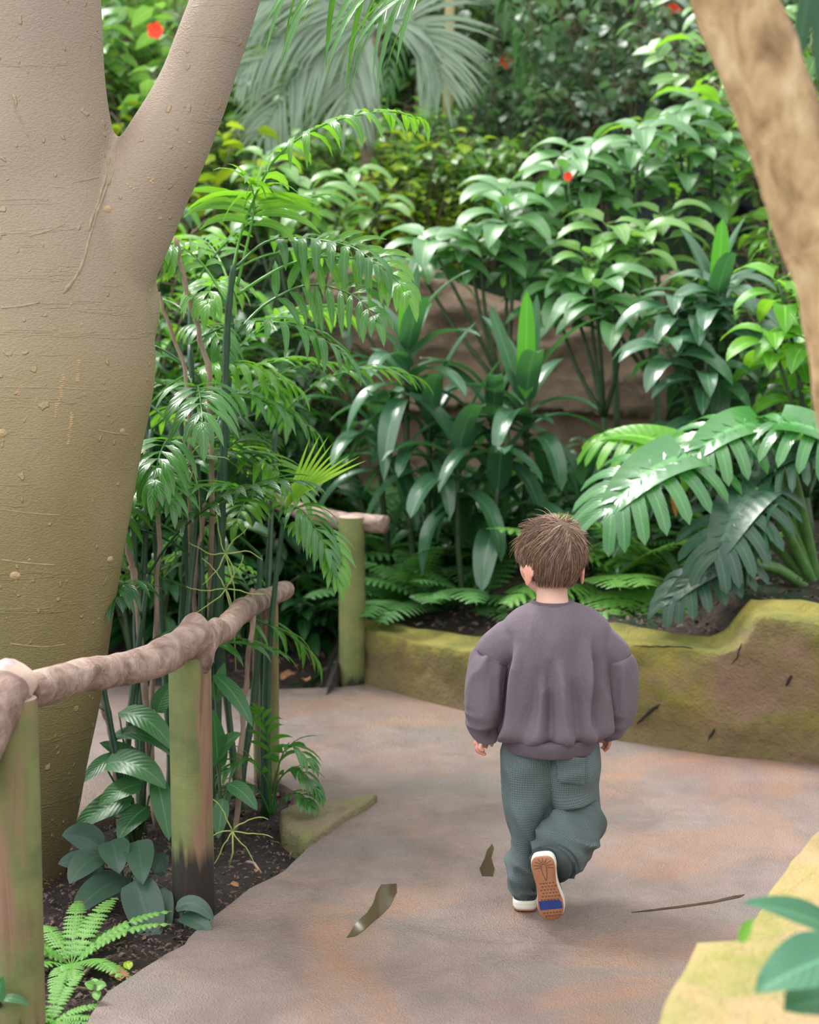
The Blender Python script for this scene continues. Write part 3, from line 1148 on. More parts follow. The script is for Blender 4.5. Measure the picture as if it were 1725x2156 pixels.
# ------------------------------------------------------------------ trees
def tree_left():
    Yt = 4.42
    base = P(-10, 1890, Yt)
    base.z = 0
    rt = root('smooth_tree', 'huge smooth beige forked tree trunk behind the fence', 'tree', (base.x, base.y, 0))
    mb = MB()
    sc = FPX / (Yt * .9927 + .08)
    tr = [(-10, 1960, 140), (-8, 1890, 134), (22, 1640, 155), (42, 1450, 175), (56, 1200, 193), (80, 950, 210), (98, 780, 220), (105, 650, 212), (95, 520, 200), (70, 400, 185), (52, 290, 180), (45, 170, 170), (37, 0, 168), (20, -300, 160), (-30, -800, 150)]
    # trunk kinked just a little by noise
    ds = lambda pos, s_, tt: (fbm(pos * np.array([4, 4, 2.2]), 21, 3) - .5) * .028
    loft(mb, [P(a, b, Yt) for a, b, r in tr], [r / sc for a, b, r in tr], [r / sc * .85 for a, b, r in tr], 120, 64, (0, 1, 0), ds)
    br = [(120, 800, 95), (160, 680, 125), (205, 570, 120), (258, 480, 104), (300, 400, 98), (350, 315, 89), (404, 200, 76), (440, 100, 71), (475, 0, 67), (545, -200, 62), (640, -600, 52)]
    Yb = [4.42, 4.42, 4.42, 4.42, 4.42, 4.42, 4.43, 4.44, 4.45, 4.5, 4.6]
    loft(mb, [P(a, b, y) for (a, b, r), y in zip(br, Yb)], [r / sc for a, b, r in br], [r / sc for a, b, r in br], 90, 56, (0, 1, 0), ds)
    # burl on the right edge
    bl = [(296, 560, 20), (308, 620, 26), (306, 680, 28), (298, 740, 16)]
    loft(mb, [P(a, b, Yt + .03) for a, b, r in bl], [r / sc for a, b, r in bl], [r / sc * 1.6 for a, b, r in bl], 20, 24)
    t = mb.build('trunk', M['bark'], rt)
    remesh(t, .011, 6, .5)
    bpy.context.view_layer.update()
    dg = bpy.context.evaluated_depsgraph_get()
    te = t.evaluated_get(dg)
    mw = t.matrix_world.inverted()

    def hit(px, py):
        o = mw @ Vector((0, 0, ZC))
        d = (mw.to_3x3() @ ray(px, py)).normalized()
        ok, loc, nrm, _ = te.ray_cast(o, d)
        return (t.matrix_world @ loc, nrm) if ok else (None, None)
    # crease running down from the fork
    mr = MB()
    for line, rad in (([(243, 322), (232, 365), (218, 410), (205, 445), (193, 480), (182, 520), (172, 560), (152, 595), (130, 622)], .0060),
                      ([(232, 330), (222, 375), (208, 420), (196, 455), (186, 490)], .0045),
                      ([(250, 318), (240, 350), (226, 392)], .0045),
                      ([(0, 648), (40, 645), (85, 636)], .0030), ([(60, 498), (100, 486), (140, 470)], .0022),
                      ([(150, 385), (185, 378), (210, 372)], .0022), ([(10, 180), (30, 225), (50, 270), (62, 290)], .0022),
                      ([(0, 815), (90, 816), (230, 822)], .0018), ([(0, 1178), (60, 1186), (120, 1190)], .0022), ([(20, 1355), (90, 1362), (140, 1356)], .0022),
                      ([(0, 1072), (60, 1080), (130, 1085)], .0015), ([(205, 905), (240, 912), (275, 915)], .002)):
        pts = []
        for a, b in catmull(line, 14):
            q, nn = hit(a + R.uniform(-1.5, 1.5), b)
            if q is not None:
                pts.append(q - nn * rad * .35)
        if len(pts) > 3:
            mr.tube(pts, [rad * .3] + [rad * R.uniform(.7, 1.2) for _ in pts[2:]] + [rad * .3], 6)
    mr.build('bark_ridge', M['barkridge'], rt)['kind'] = 'stuff'
    ms = MB()

    def bumpat(px, py, w, h, hh=.35):
        q, nn = hit(px, py)
        if q is None:
            return
        u = nn.cross(Vector((0, 0, 1))).normalized()
        v = u.cross(nn)
        rows_ = []
        for i in range(4):
            a = i / 3 * PI / 2
            rows_.append([q - nn * .0006 + (u * math.cos(b * PI / 5) * w + v * math.sin(b * PI / 5) * h) * math.cos(a) * (1 + .1 * math.sin(b * 3)) + nn * min(w, h) * hh * math.sin(a) for b in range(10)])
        ms.grid(rows_, True)
    for cx, y0, y1 in ((168, 760, 802), (133, 790, 850), (120, 850, 880), (152, 870, 935), (42, 812, 835)):
        y = y0
        while y < y1:
            bumpat(cx + (y - y0) * -.12 + R.uniform(-2, 2), y, R.uniform(.004, .007), .0028, .5)
            y += 4.6
    for cx, cy, w in ((227, 440, .012), (32, 1212, .014), (258, 908, .010), (316, 612, .008), (5, 912, .014), (232, 1178, .012), (62, 1178, .004), (338, 460, .007)):
        bumpat(cx, cy, w, w * .8, .4)
        bumpat(cx, cy, w * .5, w * .4, .9)
    for cx, cy in ((270, 388), (275, 394), (282, 398), (288, 396), (313, 375), (318, 382), (322, 386), (322, 378), (400, 300), (150, 640), (172, 683), (205, 640), (360, 385)):
        bumpat(cx, cy, .004, .0035, .6)
    for _ in range(150):
        bumpat(R.uniform(0, 330), R.uniform(330, 1400), R.uniform(.0013, .0026), R.uniform(.0012, .002), .6)
    for _ in range(40):
        y = R.uniform(0, 330)
        bumpat(R.uniform(380, 520) - y * .55, y, R.uniform(.0013, .0026), .0015, .6)
    sco = ms.build('bark_scar', M['barkscar'], rt)
    sco['kind'] = 'stuff'
    return rt


tree_left()


def tree_right():
    Yt = 2.35
    pts = [(2330, 3060), (2230, 2650), (2110, 2150), (1975, 1600), (1880, 1180), (1815, 900), (1757, 600), (1692, 400), (1642, 250), (1590, 110), (1540, -10), (1450, -260), (1330, -560)]
    b = P(2330, 3060, Yt)
    rt = root('leaning_tree', 'blurred tan leaning tree trunk in front of the right-hand shrubs', 'tree', (b.x, b.y, 0))
    sc = FPX / (Yt * .9927 + .05)
    mb = MB()
    ds = lambda pos, s_, tt: (fbm(pos * 12, 31, 3) - .5) * .012 + (fbm(pos * np.array([30, 30, 15]), 33, 3) - .5) * .010
    rr = [100, 96, 92, 88, 86, 84, 82, 81, 81, 81, 80, 76, 70]
    loft(mb, [P(a, b_, Yt) for a, b_ in pts], [r / sc for r in rr], [r / sc for r in rr], 220, 44, (0, 1, 0), ds)
    mb.build('trunk', M['bark2'], rt)
    # twig with long dark leaves hanging at the top corner
    tw = MB()
    tw.tube([P(1600, 60, 2.35), P(1660, -60, 2.4), P(1720, -90, 2.45), P(1780, -60, 2.5)], (.006, .003), 6)
    tw.build('twig', M['woodbrown'], rt)
    for (a, b_, y, L_, dx) in ((1712, -60, 2.45, .145, -.16), (1735, -80, 2.47, .17, -.02), (1760, -70, 2.5, .15, .1)):
        lf = MB()
        leaf(lf, P(a, b_, y), Vector((dx, 0, -1)), Vector((0, -1, .2)), L_, .026, .05, .3, 8, 'lance', .03, 2)
        lf.build('leaf', M['monstera_dark'], rt)
    return rt


tree_right()

# ------------------------------------------------------------------ boy
def boy():
    foot = G(1120, 1915)
    rt = root('person', 'small child walking away in plum sweatshirt and grey-green waffle trousers', 'person', (foot.x, foot.y, 0))
    S = 870.0
    # ---- body
    mb = MB()
    hc = P(1162, 1172, 4.12)
    yaw = math.radians(19)
    RZ = Matrix.Rotation(yaw, 3, 'Z') @ Matrix.Rotation(math.radians(-4), 3, 'X') @ Matrix.Rotation(math.radians(1.5), 3, 'Y')
    hx, hy, hzr = .070, .084, .088
    N_, M_ = 44, 60
    rows = []
    for i in range(N_ + 1):
        ph = -PI / 2 + PI * i / N_
        row = []
        for j in range(M_):
            th = 2 * PI * j / M_
            x, y, z = math.cos(ph) * math.cos(th), math.cos(ph) * math.sin(th), math.sin(ph)
            q = Vector((x * hx, y * hy, z * hzr))
            if z < 0:
                k1 = (-z) ** 1.4
                q.x *= 1 - .10 * k1 + (.20 * math.sin(PI * min(1, -z * 1.1)) if y > -.1 else 0)
                if y > 0:
                    q.y *= 1 + .0 * k1
                    q.z -= .036 * k1 * (y + .25)
                else:
                    q.y *= 1 - .30 * k1
            if y > 0:   # face
                f = max(0, y)
                q.y += .016 * math.exp(-((x * hx) / .008) ** 2 - ((q.z + .024) / .013) ** 2) * f     # nose
                q.y += .005 * math.exp(-((x * hx) / .006) ** 2 - ((q.z + .004) / .02) ** 2) * f
                for sg in (-1, 1):
                    q.y -= .007 * math.exp(-((q.x - sg * .028) / .013) ** 2 - ((q.z + .006) / .010) ** 2) * f
                    q.y += .004 * math.exp(-((q.x - sg * .034) / .018) ** 2 - ((q.z + .036) / .018) ** 2) * f
                q.y += .005 * math.exp(-((q.x) / .016) ** 2 - ((q.z + .050) / .006) ** 2) * f
                q.y -= .004 * math.exp(-((q.x) / .018) ** 2 - ((q.z + .060) / .004) ** 2) * f
                q.y += .005 * math.exp(-((q.x) / .018) ** 2 - ((q.z + .078) / .012) ** 2) * f
            row.append(hc + RZ @ q)
        rows.append(row)
    mb.grid(rows, True)

    def limb(pts, r, sides=20):
        c = catmull([list(p) + [a] for p, a in zip(pts, r)], max(8, len(pts) * 5))
        mb.tube([Vector(q[:3]) for q in c], [max(q[3], .001) for q in c], sides)
    limb([P(1163, 1190, 4.13), P(1162, 1225, 4.12), P(1163, 1265, 4.11), P(1164, 1290, 4.10)], [.040, .038, .040, .05])
    loft(mb, [P(1164, 1275, 4.1), P(1164, 1310, 4.1), P(1164, 1380, 4.1), P(1164, 1460, 4.1), P(1164, 1520, 4.1), P(1162, 1600, 4.12)], [.045, .075, .085, .08, .080, .07], [.032, .04, .05, .06, .062, .06], 24, 28)
    # ears
    for sg, (ex, ey) in ((-1, (1111, 1208)), (1, (1222, 1212))):
        ec = hc + RZ @ Vector((sg * .0705, -.016, -.037))
        rows = []
        fl = Matrix.Rotation(sg * math.radians(-30), 3, 'Z') @ Matrix.Rotation(math.radians(10), 3, 'X')
        for i in range(13):
            ph = -PI / 2 + PI * i / 12
            row = []
            for j in range(24):
                th = 2 * PI * j / 24
                q = Vector((math.cos(ph) * math.cos(th) * .0058, math.cos(ph) * math.sin(th) * (.016 if math.sin(ph) > -.2 else .012), math.sin(ph) * .031))
                q.x += sg * (.004 * (q.y / .017) ** 2)
                row.append(ec + RZ @ (fl @ (q + Vector((sg * .004, -.008, 0)))))
            rows.append(row)
        mb.grid(rows, True)
    # arms
    aL = [P(1085, 1350, 4.1), P(1040, 1400, 4.09), P(1018, 1470, 4.09), P(1022, 1530, 4.11), P(1022, 1556, 4.12)]
    aR = [P(1243, 1350, 4.1), P(1288, 1400, 4.1), P(1303, 1465, 4.11), P(1286, 1525, 4.14), P(1275, 1545, 4.15)]
    limb(aL, [.026, .025, .024, .018, .0155])
    limb(aR, [.026, .025, .024, .018, .0155])
    # hands: palm then fingers   (px, py, Y)
    def hand(palm, pr, fingers, thumb):
        c = catmull([list(P(*p)) + [a, b] for p, (a, b) in zip(palm, pr)], 10)
        loft(mb, [q[:3] for q in c], [q[3] for q in c], [q[4] for q in c], 14, 16)
        for f in fingers + [thumb]:
            pts = [P(*p) for p in f]
            n_ = len(pts)
            rr_ = [.0062, .0058, .0052, .0040][:n_]
            limb(pts, rr_, 12)
    hand([(1021, 1550, 4.12), (1016, 1560, 4.12), (1012, 1571, 4.12)], [(.015, .013), (.018, .012), (.019, .010)],
         [[(1008, 1566, 4.105), (1006, 1576, 4.10), (1013, 1585, 4.10), (1024, 1589, 4.10)],
          [(1007, 1565, 4.12), (1004, 1577, 4.12), (1010, 1584, 4.12), (1020, 1586, 4.125)],
          [(1010, 1566, 4.135), (1008, 1575, 4.14), (1014, 1581, 4.145), (1021, 1581, 4.15)],
          [(1014, 1565, 4.09), (1011, 1574, 4.085), (1015, 1579, 4.085), (1021, 1578, 4.085)]],
         [(1027, 1553, 4.135), (1034, 1558, 4.14), (1036, 1566, 4.14), (1034, 1572, 4.14)])
    hand([(1275, 1540, 4.15), (1272, 1550, 4.155), (1271, 1561, 4.16)], [(.014, .012), (.018, .011), (.018, .010)],
         [[(1278, 1557, 4.15), (1282, 1567, 4.145), (1279, 1576, 4.15), (1272, 1582, 4.15)],
          [(1275, 1558, 4.165), (1279, 1568, 4.165), (1276, 1575, 4.17), (1269, 1578, 4.17)],
          [(1272, 1558, 4.175), (1274, 1567, 4.18), (1271, 1573, 4.185), (1265, 1574, 4.185)],
          [(1280, 1554, 4.14), (1284, 1562, 4.135), (1283, 1569, 4.135), (1278, 1573, 4.135)]],
         [(1264, 1547, 4.15), (1258, 1553, 4.145), (1257, 1560, 4.145), (1259, 1566, 4.145)])
    # legs under the trousers
    limb([P(1120, 1590, 4.12), P(1106, 1740, 4.11), P(1108, 1860, 4.10), P(1108, 1905, 4.10)], [.05, .032, .024, .022])
    limb([P(1205, 1590, 4.12), P(1215, 1715, 4.12), P(1185, 1790, 4.0), P(1170, 1815, 3.97)], [.05, .038, .026, .024])
    body = mb.build('body', M['skin'], rt)
    remesh(body, .0026, 2, .5)
    L0_ = rt.location
    redden_skin(M['skin'], [(hc + RZ @ Vector((sg * .078, -.02, -.045)) - L0_, .034) for sg in (-1, 1)] + [(P(1015, 1575, 4.11) - L0_, .04), (P(1270, 1565, 4.15) - L0_, .04)])
    for sg in (-1, 1):
        me = MB()
        c = hc + RZ @ Vector((sg * .028, .0715, -.006))
        me.grid([[c + Vector((math.cos(a / 12 * 2 * PI) * math.cos(b), math.sin(a / 12 * 2 * PI) * math.cos(b), math.sin(b))) * .0095 for a in range(12)] for b in [-PI / 2 + PI * i / 8 for i in range(9)]], True)
        me.build('eye', M['eye'], rt)

    # ---- hair: cap + locks flowing from the crown
    crown = Vector((.012, -.035, .085))
    cap = MB()
    rows = []
    hn = []
    for i in range(0, 34):
        ph = PI / 2 - (PI * .80) * i / 33
        row = []
        for j in range(64):
            th = 2 * PI * j / 64
            x, y, z = math.cos(ph) * math.cos(th), math.cos(ph) * math.sin(th), math.sin(ph)
            # limit by hairline
            front = max(0, y)
            low = -.62 + 1.02 * max(0, y + .15) ** .8 + .0
            low = min(low, .45)
            zz = max(z, low - .02)
            if z < low:
                kk = math.sqrt(max(0, 1 - zz * zz)) / max(1e-3, math.sqrt(max(1e-6, 1 - z * z)))
                x, y = x * min(kk, 3), y * min(kk, 3)
                z = zz
                g = .97
            else:
                g = 1.085 + .02 * (1 if z > -.3 else 0)
            q = Vector((x * hx * g, y * hy * g, z * hzr * (g + .02)))
            if z < 0:
                k1 = (-z) ** 1.4
                q.x *= 1 - .22 * k1
                if y < 0:
                    q.y *= 1 - .28 * k1
            row.append(hc + RZ @ q)
        rows.append(row)
    cap.grid(rows, True, None, False, False)
    hair = cap.build('hair', M['hairbase'], rt)
    st = MB()

    def surf(v, g):
        """point on the head ellipsoid in direction v (unit) grown by g metres"""
        q = Vector((v.x * (hx + g), v.y * (hy + g), v.z * (hzr + g)))
        if v.z < 0:
            k1 = (-v.z) ** 1.4
            q.x *= 1 - .22 * k1
            if v.y < 0:
                q.y *= 1 - .27 * k1
        return q
    cr = Vector((.10, -.48, .87)).normalized()
    RR = random.Random(11)
    lowv = lambda v: min(-.66 + 1.05 * max(0, v.y + .12) ** .8, .42)
    cnt = 0
    while cnt < 5200:
        v = Vector((RR.gauss(0, 1), RR.gauss(0, 1), RR.gauss(0, 1))).normalized()
        if v.z < lowv(v) or (abs(v.x) > .74 and v.z < -.22 and v.y > -.55):
            continue
        cnt += 1
        # flow: away from crown, bending down
        flow = (v - cr)
        flow = flow - v * flow.dot(v)
        dist = math.acos(max(-1, min(1, v.dot(cr))))
        if flow.length < 1e-3:
            continue
        flow = flow.normalized()
        swirl = v.cross(flow) * (-.55 * math.exp(-dist * 1.2))
        down = Vector((0, 0, -1))
        down = down - v * down.dot(v)
        top = v.z > .35
        d = (flow + swirl + down * (.9 if not top else .25) + Vector((RR.gauss(0, .13), RR.gauss(0, .13), RR.gauss(0, .13)))).normalized()
        if top:
            d = (d + Vector((-.5 if v.x < .2 else .35, .25, .1))).normalized()
        L_ = RR.uniform(.030, .052) if not top else RR.uniform(.036, .06)
        lift = RR.uniform(.001, .006) if not top else RR.uniform(.003, .012)
        g0 = .004 + (.004 if top else .0035) * RR.random()
        wild = RR.random() < (.05 if top else .006)
        n_ = 6
        pts = []
        vv = v.copy()
        for i in range(n_ + 1):
            t = i / n_
            g = g0 + lift * math.sin(t * PI * .62) + (.02 * t * t if wild else 0) + .0015 * math.sin(t * 5 + cnt)
            if vv.z < lowv(vv) - .10:
                break
            pts.append(hc + RZ @ surf(vv, g))
            step = d * (L_ / n_ / .08)
            vv = (vv + step).normalized()
            d = d - vv * d.dot(vv)
            dn = Vector((0, 0, -1)) - vv * (-vv.z)
            d = (d + dn * .10).normalized()
        if len(pts) < 4:
            continue
        w = RR.uniform(.0006, .0015)
        n2 = len(pts)
        st.tube(pts, [w * .8] + [w * (1 - .15 * i) for i in range(1, n2 - 1)] + [w * .12], 3, False)
    # flicks standing out on the right and at the top
    for (a, b, dx, dz, L_) in [(1228, 1128, 1, .0, .022), (1226, 1140, 1, -.05, .026), (1230, 1120, 1, .25, .020), (1215, 1095, .8, .7, .02), (1222, 1104, .9, .5, .018), (1195, 1080, .5, 1, .016), (1205, 1088, .7, .8, .016), (1165, 1085, -.1, 1, .012), (1150, 1090, -.8, .6, .02), (1180, 1082, .2, 1, .014), (1100, 1105, -.9, .2, .016), (1120, 1095, -.9, .5, .022)] * 9:
        p = P(a + RR.uniform(-6, 2), b + RR.uniform(-5, 7), 4.13 + RR.uniform(-.03, .02))
        d = Vector((dx + RR.gauss(0, .2), RR.gauss(0, .25), dz + RR.gauss(0, .25))).normalized()
        pts = [p - d * .02]
        for i in range(5):
            pts.append(pts[-1] + d * (L_ + .01) / 5)
            d = (d + Vector((0, 0, -.10))).normalized()
        st.tube(pts, [.0009, .0011, .0010, .0008, .0005, .0001], 3, False)
    sh = st.build('hair_lock', M['hair'], hair)
    sh['kind'] = 'stuff'

    # ---- sweatshirt
    tz0, tz1 = P(1164, 1552, 4.1).z, P(1164, 1290, 4.1).z

    def fold_t(pos, s_, tt):
        h = np.clip((tz1 - pos[..., 2]) / (tz1 - tz0), 0, 1)
        q = pos * np.array([17, 9, 3.2]) + np.array([3.3, 0, 0])
        q[..., 0] += 2.2 * (vnoise(pos * 5, 71) - .5)
        n1 = vnoise(q, 61)
        ridge = 1 - np.abs(2 * n1 - 1)
        q2 = pos * np.array([32, 18, 8])
        n2 = 1 - np.abs(2 * vnoise(q2, 65) - 1)
        bl = .007 * np.exp(-((h - .93) / .07) ** 2)
        vf = sum(a_ * np.exp(-((pos[..., 0] - (x_ + k_ * (h - .5))) / w_) ** 2) * np.clip((h - h0) / .2, 0, 1) for x_, k_, w_, a_, h0 in ((.235, -.02, .012, -.012, .10), (.262, -.03, .010, .010, .2), (.30, -.05, .014, -.010, .35), (.335, .0, .016, -.016, .30), (.365, .03, .012, .012, .3), (.40, .03, .013, -.010, .45), (.445, .02, .012, -.012, .15), (.425, -.01, .010, .010, .15)))
        vf = 1.7 * vf * (pos[..., 1] < 4.1)
        return (ridge - .5) * .040 * (.12 + h) + (n2 - .5) * .014 * (.3 + h) + bl + vf + (vnoise(pos * np.array([45, 45, 20]), 3) - .5) * .004 * np.exp(-((h - .96) / .08) ** 2)
    sw = MB()
    T = [(1128, 1206, 1266, .040), (1108, 1226, 1273, .052), (1082, 1256, 1287, .066), (1058, 1280, 1312, .080), (1050, 1284, 1345, .092), (1052, 1280, 1385, .100), (1055, 1276, 1430, .106), (1055, 1275, 1480, .112), (1054, 1273, 1515, .118), (1058, 1268, 1538, .114), (1066, 1260, 1550, .098)]
    cs = [(P(a, c, 4.1) + P(b, c, 4.1)) / 2 for a, b, c, d in T]
    rx = [(P(b, c, 4.1) - P(a, c, 4.1)).length / 2 for a, b, c, d in T]
    loft(sw, cs, rx, [t[3] for t in T], 130, 120, (0, 1, 0), fold_t, True, True)
    for pts, rr_ in (([(1112, 1345, 4.1), (1082, 1352, 4.1), (1050, 1366, 4.095), (1036, 1386, 4.095)], [.062, .058, .050, .042]),
                     ([(1215, 1345, 4.1), (1248, 1354, 4.1), (1282, 1372, 4.1), (1297, 1394, 4.1)], [.062, .058, .049, .040])):
        loft(sw, [P(*p) for p in pts], rr_, rr_, 24, 40, (0, 1, 0), lambda pos, s_, tt: (1 - np.abs(2 * vnoise(pos * np.array([20, 20, 9]), 67) - 1) - .5) * .007)
    so = sw.build('sweatshirt', M['sweat'], rt)
    remesh(so, .0038, 2, .4)

    def fold_s(pos, s_, tt):
        q = pos * np.array([30, 26, 9])
        r_ = 1 - np.abs(2 * vnoise(q, 81) - 1)
        q2 = pos * np.array([14, 14, 34]) + 4
        r2 = 1 - np.abs(2 * vnoise(q2, 85) - 1)
        low = np.clip((s_ - .45) / .4, 0, 1)
        return (r_ - .5) * .019 * (.6 + .4 * np.exp(-(s_ / .15) ** 2)) + (r2 - .5) * .020 * low
    for pts, rr_ in (
        ([(1036, 1378, 4.095), (1030, 1392, 4.095), (1024, 1425, 4.09), (1020, 1465, 4.085), (1018, 1500, 4.09), (1019, 1526, 4.10), (1023, 1540, 4.11), (1024, 1546, 4.115)],
         [.036, .0425, .044, .044, .042, .035, .026, .022]),
        ([(1298, 1386, 4.1), (1302, 1400, 4.1), (1305, 1430, 4.1), (1305, 1468, 4.105), (1299, 1500, 4.115), (1290, 1522, 4.13), (1280, 1534, 4.14), (1276, 1538, 4.145)],
         [.034, .0400, .0415, .041, .040, .034, .026, .022])):
        sl = MB()
        loft(sl, [P(*p) for p in pts], rr_, [a * 1.12 for a in rr_], 90, 64, (0, 1, 0), fold_s)
        sl.build('sleeve', M['sweat'], so)
    # cuffs, waistband, collar
    for pts, r0 in (([(1023, 1541, 4.11), (1023, 1548, 4.115), (1023, 1556, 4.12)], .0225), ([(1277, 1533, 4.142), (1275, 1539, 4.146), (1275, 1546, 4.15)], .0215)):
        cf = MB()
        loft(cf, [P(*p) for p in pts], [r0, r0 * 1.02, r0 * .95], [r0, r0 * 1.02, r0 * .95], 14, 48, (0, 1, 0), lambda pos, s_, tt: np.sin(tt * 24) * .0004)
        cf.build('cuff', M['sweat_rib'], so)
    wb = MB()
    W_ = [(1063, 1258, 1543, .098), (1061, 1258, 1551, .102), (1062, 1257, 1563, .101), (1064, 1255, 1573, .097), (1068, 1251, 1575, .092)]
    cs = [(P(a, c, 4.1) + P(b, c, 4.1)) / 2 for a, b, c, d in W_]
    rx = [(P(b, c, 4.1) - P(a, c, 4.1)).length / 2 for a, b, c, d in W_]
    loft(wb, cs, rx, [t[3] + .020 for t in W_], 20, 160, (0, 1, 0), lambda pos, s_, tt: np.sin(tt * 60) * .0005 + (vnoise(pos * 14, 5) - .5) * .006, True, True)
    wb.build('waistband', M['sweat_rib'], so)
    cl = MB()
    C_ = [(1106, 1222, 1284, .062), (1110, 1218, 1276, .060), (1116, 1212, 1268, .054), (1122, 1206, 1264, .047), (1128, 1200, 1266, .041), (1132, 1196, 1272, .038)]
    cs = [(P(a, c, 4.105) + P(b, c, 4.105)) / 2 + Vector((0, 0, 0)) for a, b, c, d in C_]
    rx = [(P(b, c, 4.1) - P(a, c, 4.1)).length / 2 for a, b, c, d in C_]
    loft(cl, cs, rx, [t[3] for t in C_], 18, 90, (0, 1, 0), None, False, True)
    cl.build('collar', M['sweat_rib'], so)

    # ---- trousers
    def fold_l(seed, a1=.013, zoff=0):
        def f(pos, s_, tt):
            q = pos * np.array([15, 12, 6.5]) + seed
            q[..., 2] += 1.5 * (vnoise(pos * 9, seed) - .5)
            r_ = 1 - np.abs(2 * vnoise(q, seed) - 1)
            q2 = pos * np.array([9, 9, 36]) + seed
            q2[..., 2] += pos[..., 0] * 16
            r2 = 1 - np.abs(2 * vnoise(q2, seed + 2) - 1)
            low = np.clip((s_ - .5) / .25, 0, 1)
            return (r_ - .55) * a1 * 1.7 + (r2 - .5) * .022 * low * (1 - .6 * np.clip((s_ - .9) / .1, 0, 1))
        return f
    tr = MB()
    LL = [(1072, 1180, 1548, .080), (1063, 1186, 1575, .092), (1060, 1188, 1605, .104), (1063, 1182, 1650, .100), (1066, 1160, 1700, .088), (1070, 1143, 1750, .075), (1073, 1138, 1788, .069), (1067, 1138, 1818, .070), (1073, 1138, 1848, .063), (1080, 1134, 1872, .048), (1082, 1132, 1886, .044)]
    cs = [(P(a, c, 4.11 if c < 1700 else 4.09) + P(b, c, 4.11 if c < 1700 else 4.09)) / 2 for a, b, c, d in LL]
    rx = [(P(b, c, 4.1) - P(a, c, 4.1)).length / 2 for a, b, c, d in LL]
    loft(tr, cs, rx, [t[3] for t in LL], 150, 96, (0, 1, 0), fold_l(41), True, True)
    RL = [(1199, 1548, 4.11, .062, .070), (1200, 1575, 4.11, .069, .086), (1199, 1610, 4.11, .074, .106), (1200, 1650, 4.11, .073, .102), (1209, 1690, 4.11, .065, .092), (1212, 1722, 4.09, .068, .080), (1206, 1750, 4.055, .067, .070), (1192, 1776, 4.01, .064, .060), (1178, 1798, 3.975, .058, .054), (1169, 1812, 3.955, .051, .048), (1166, 1818, 3.945, .047, .044)]
    loft(tr, [P(a, b, c) for a, b, c, d, e_ in RL], [d for a, b, c, d, e_ in RL], [e_ for a, b, c, d, e_ in RL], 150, 96, (0, 1, 0), fold_l(47))
    to = tr.build('trousers', M['cord'], rt)
    # back pocket
    pk = MB()
    rows = []
    uv = []
    for i in range(22):
        row, ur = [], []
        for j in range(22):
            u, v = j / 21, i / 21
            px, py = 1172 + 60 * u + 3 * v, 1592 + 56 * v * (1 - .0 * u) + 4 * u
            if v > .8:
                px += (u - .5) * -10 * (v - .8) / .2
            yy = 4.11 - .107 * math.sqrt(max(.05, 1 - ((px - 1206) / 66) ** 2)) - .0085 - .003 * math.sin(v * 9 + u * 3) * v
            row.append(P(px, py, yy))
            ur.append((u * .17, v * .13))
        rows.append(row)
        uv.append(ur)
    pk.grid(rows, False, uv)
    po = pk.build('pocket', M['cord'], to)
    sm_ = po.modifiers.new('thick', 'SOLIDIFY')
    sm_.thickness = .004
    sm_.offset = 0
    # hems
    for pts, r0, r1_ in (([(1107, 1876, 4.09), (1107, 1882, 4.09), (1107, 1888, 4.09)], .0315, .046), ([(1171, 1808, 3.962), (1167, 1815, 3.949), (1163, 1821, 3.938)], .050, .047)):
        hm = MB()
        loft(hm, [P(*p) for p in pts], [r0 * 1.0, r0 * 1.03, r0], [r1_, r1_ * 1.03, r1_], 10, 64, (0, 1, 0), lambda pos, s_, tt: np.sin(tt * 40) * .0004)
        hm.build('hem', M['cord'], to)

    # ---- shoes; local x across, y toward the toe, z up
    OUT = [(0, 0), (.018, .002), (.027, .012), (.030, .030), (.029, .052), (.027, .075), (.028, .097), (.032, .118), (.034, .136), (.030, .153), (.020, .164), (.006, .168), (-.008, .166), (-.020, .158), (-.028, .142), (-.030, .120), (-.026, .096), (-.023, .074), (-.024, .050), (-.027, .030), (-.025, .012), (-.016, .002)]

    def shoe(mtx, origin, mirror=1):
        sr = []
        oc = catmull([(a * mirror, b, 0) for a, b in OUT + [OUT[0]]], 81)[:-1]
        W = lambda q: origin + mtx @ Vector(q)
        cen = Vector((0, .083, 0))

        def ring(k_, z, dz=0):
            return [W((a * k_, cen.y + (b - cen.y) * (1 - (1 - k_) * .45), z)) for a, b, c in oc]
        a = MB()
        a.grid([[W((0, .083 + (b - .083) * .02, 0)) for _, b, _ in oc], ring(.5, -.0005), ring(.93, 0), ring(.985, .002), ring(.985, .006)], True)
        sole = a.build('sole', M['tan'], None)
        m_ = MB()
        m_.grid([ring(.985, .005), ring(1.03, .008), ring(1.05, .013), ring(1.03, .0155), ring(1.05, .019), ring(1.03, .026), ring(.9, .028)], True)
        mid = m_.build('midsole', M['white'], None)
        u = MB()
        rows = []
        for i in range(14):
            z = .024 + .06 * i / 13
            row = []
            for a_, b_, _ in oc:
                f = b_ / .168
                ztop = .083 - .052 * min(1, max(0, (f - .45) / .4)) - .012 * max(0, f - .85) / .15
                t = i / 13
                zz = .024 + (ztop - .024) * math.sin(t * PI / 2)
                sh_ = math.cos(t * PI / 2) ** .55 if f > .45 else 1 - .35 * t ** 1.5
                sh_ = max(sh_, .08)
                row.append(W((a_ * .98 * sh_, .083 + (b_ - .083) * (.98 - (.02 * t)), zz)))
            rows.append(row)
        u.grid(rows, True, None, False, True)
        upper = u.build('upper', M['navy'], None)
        # tread
        td = MB()
        zt = -.0011

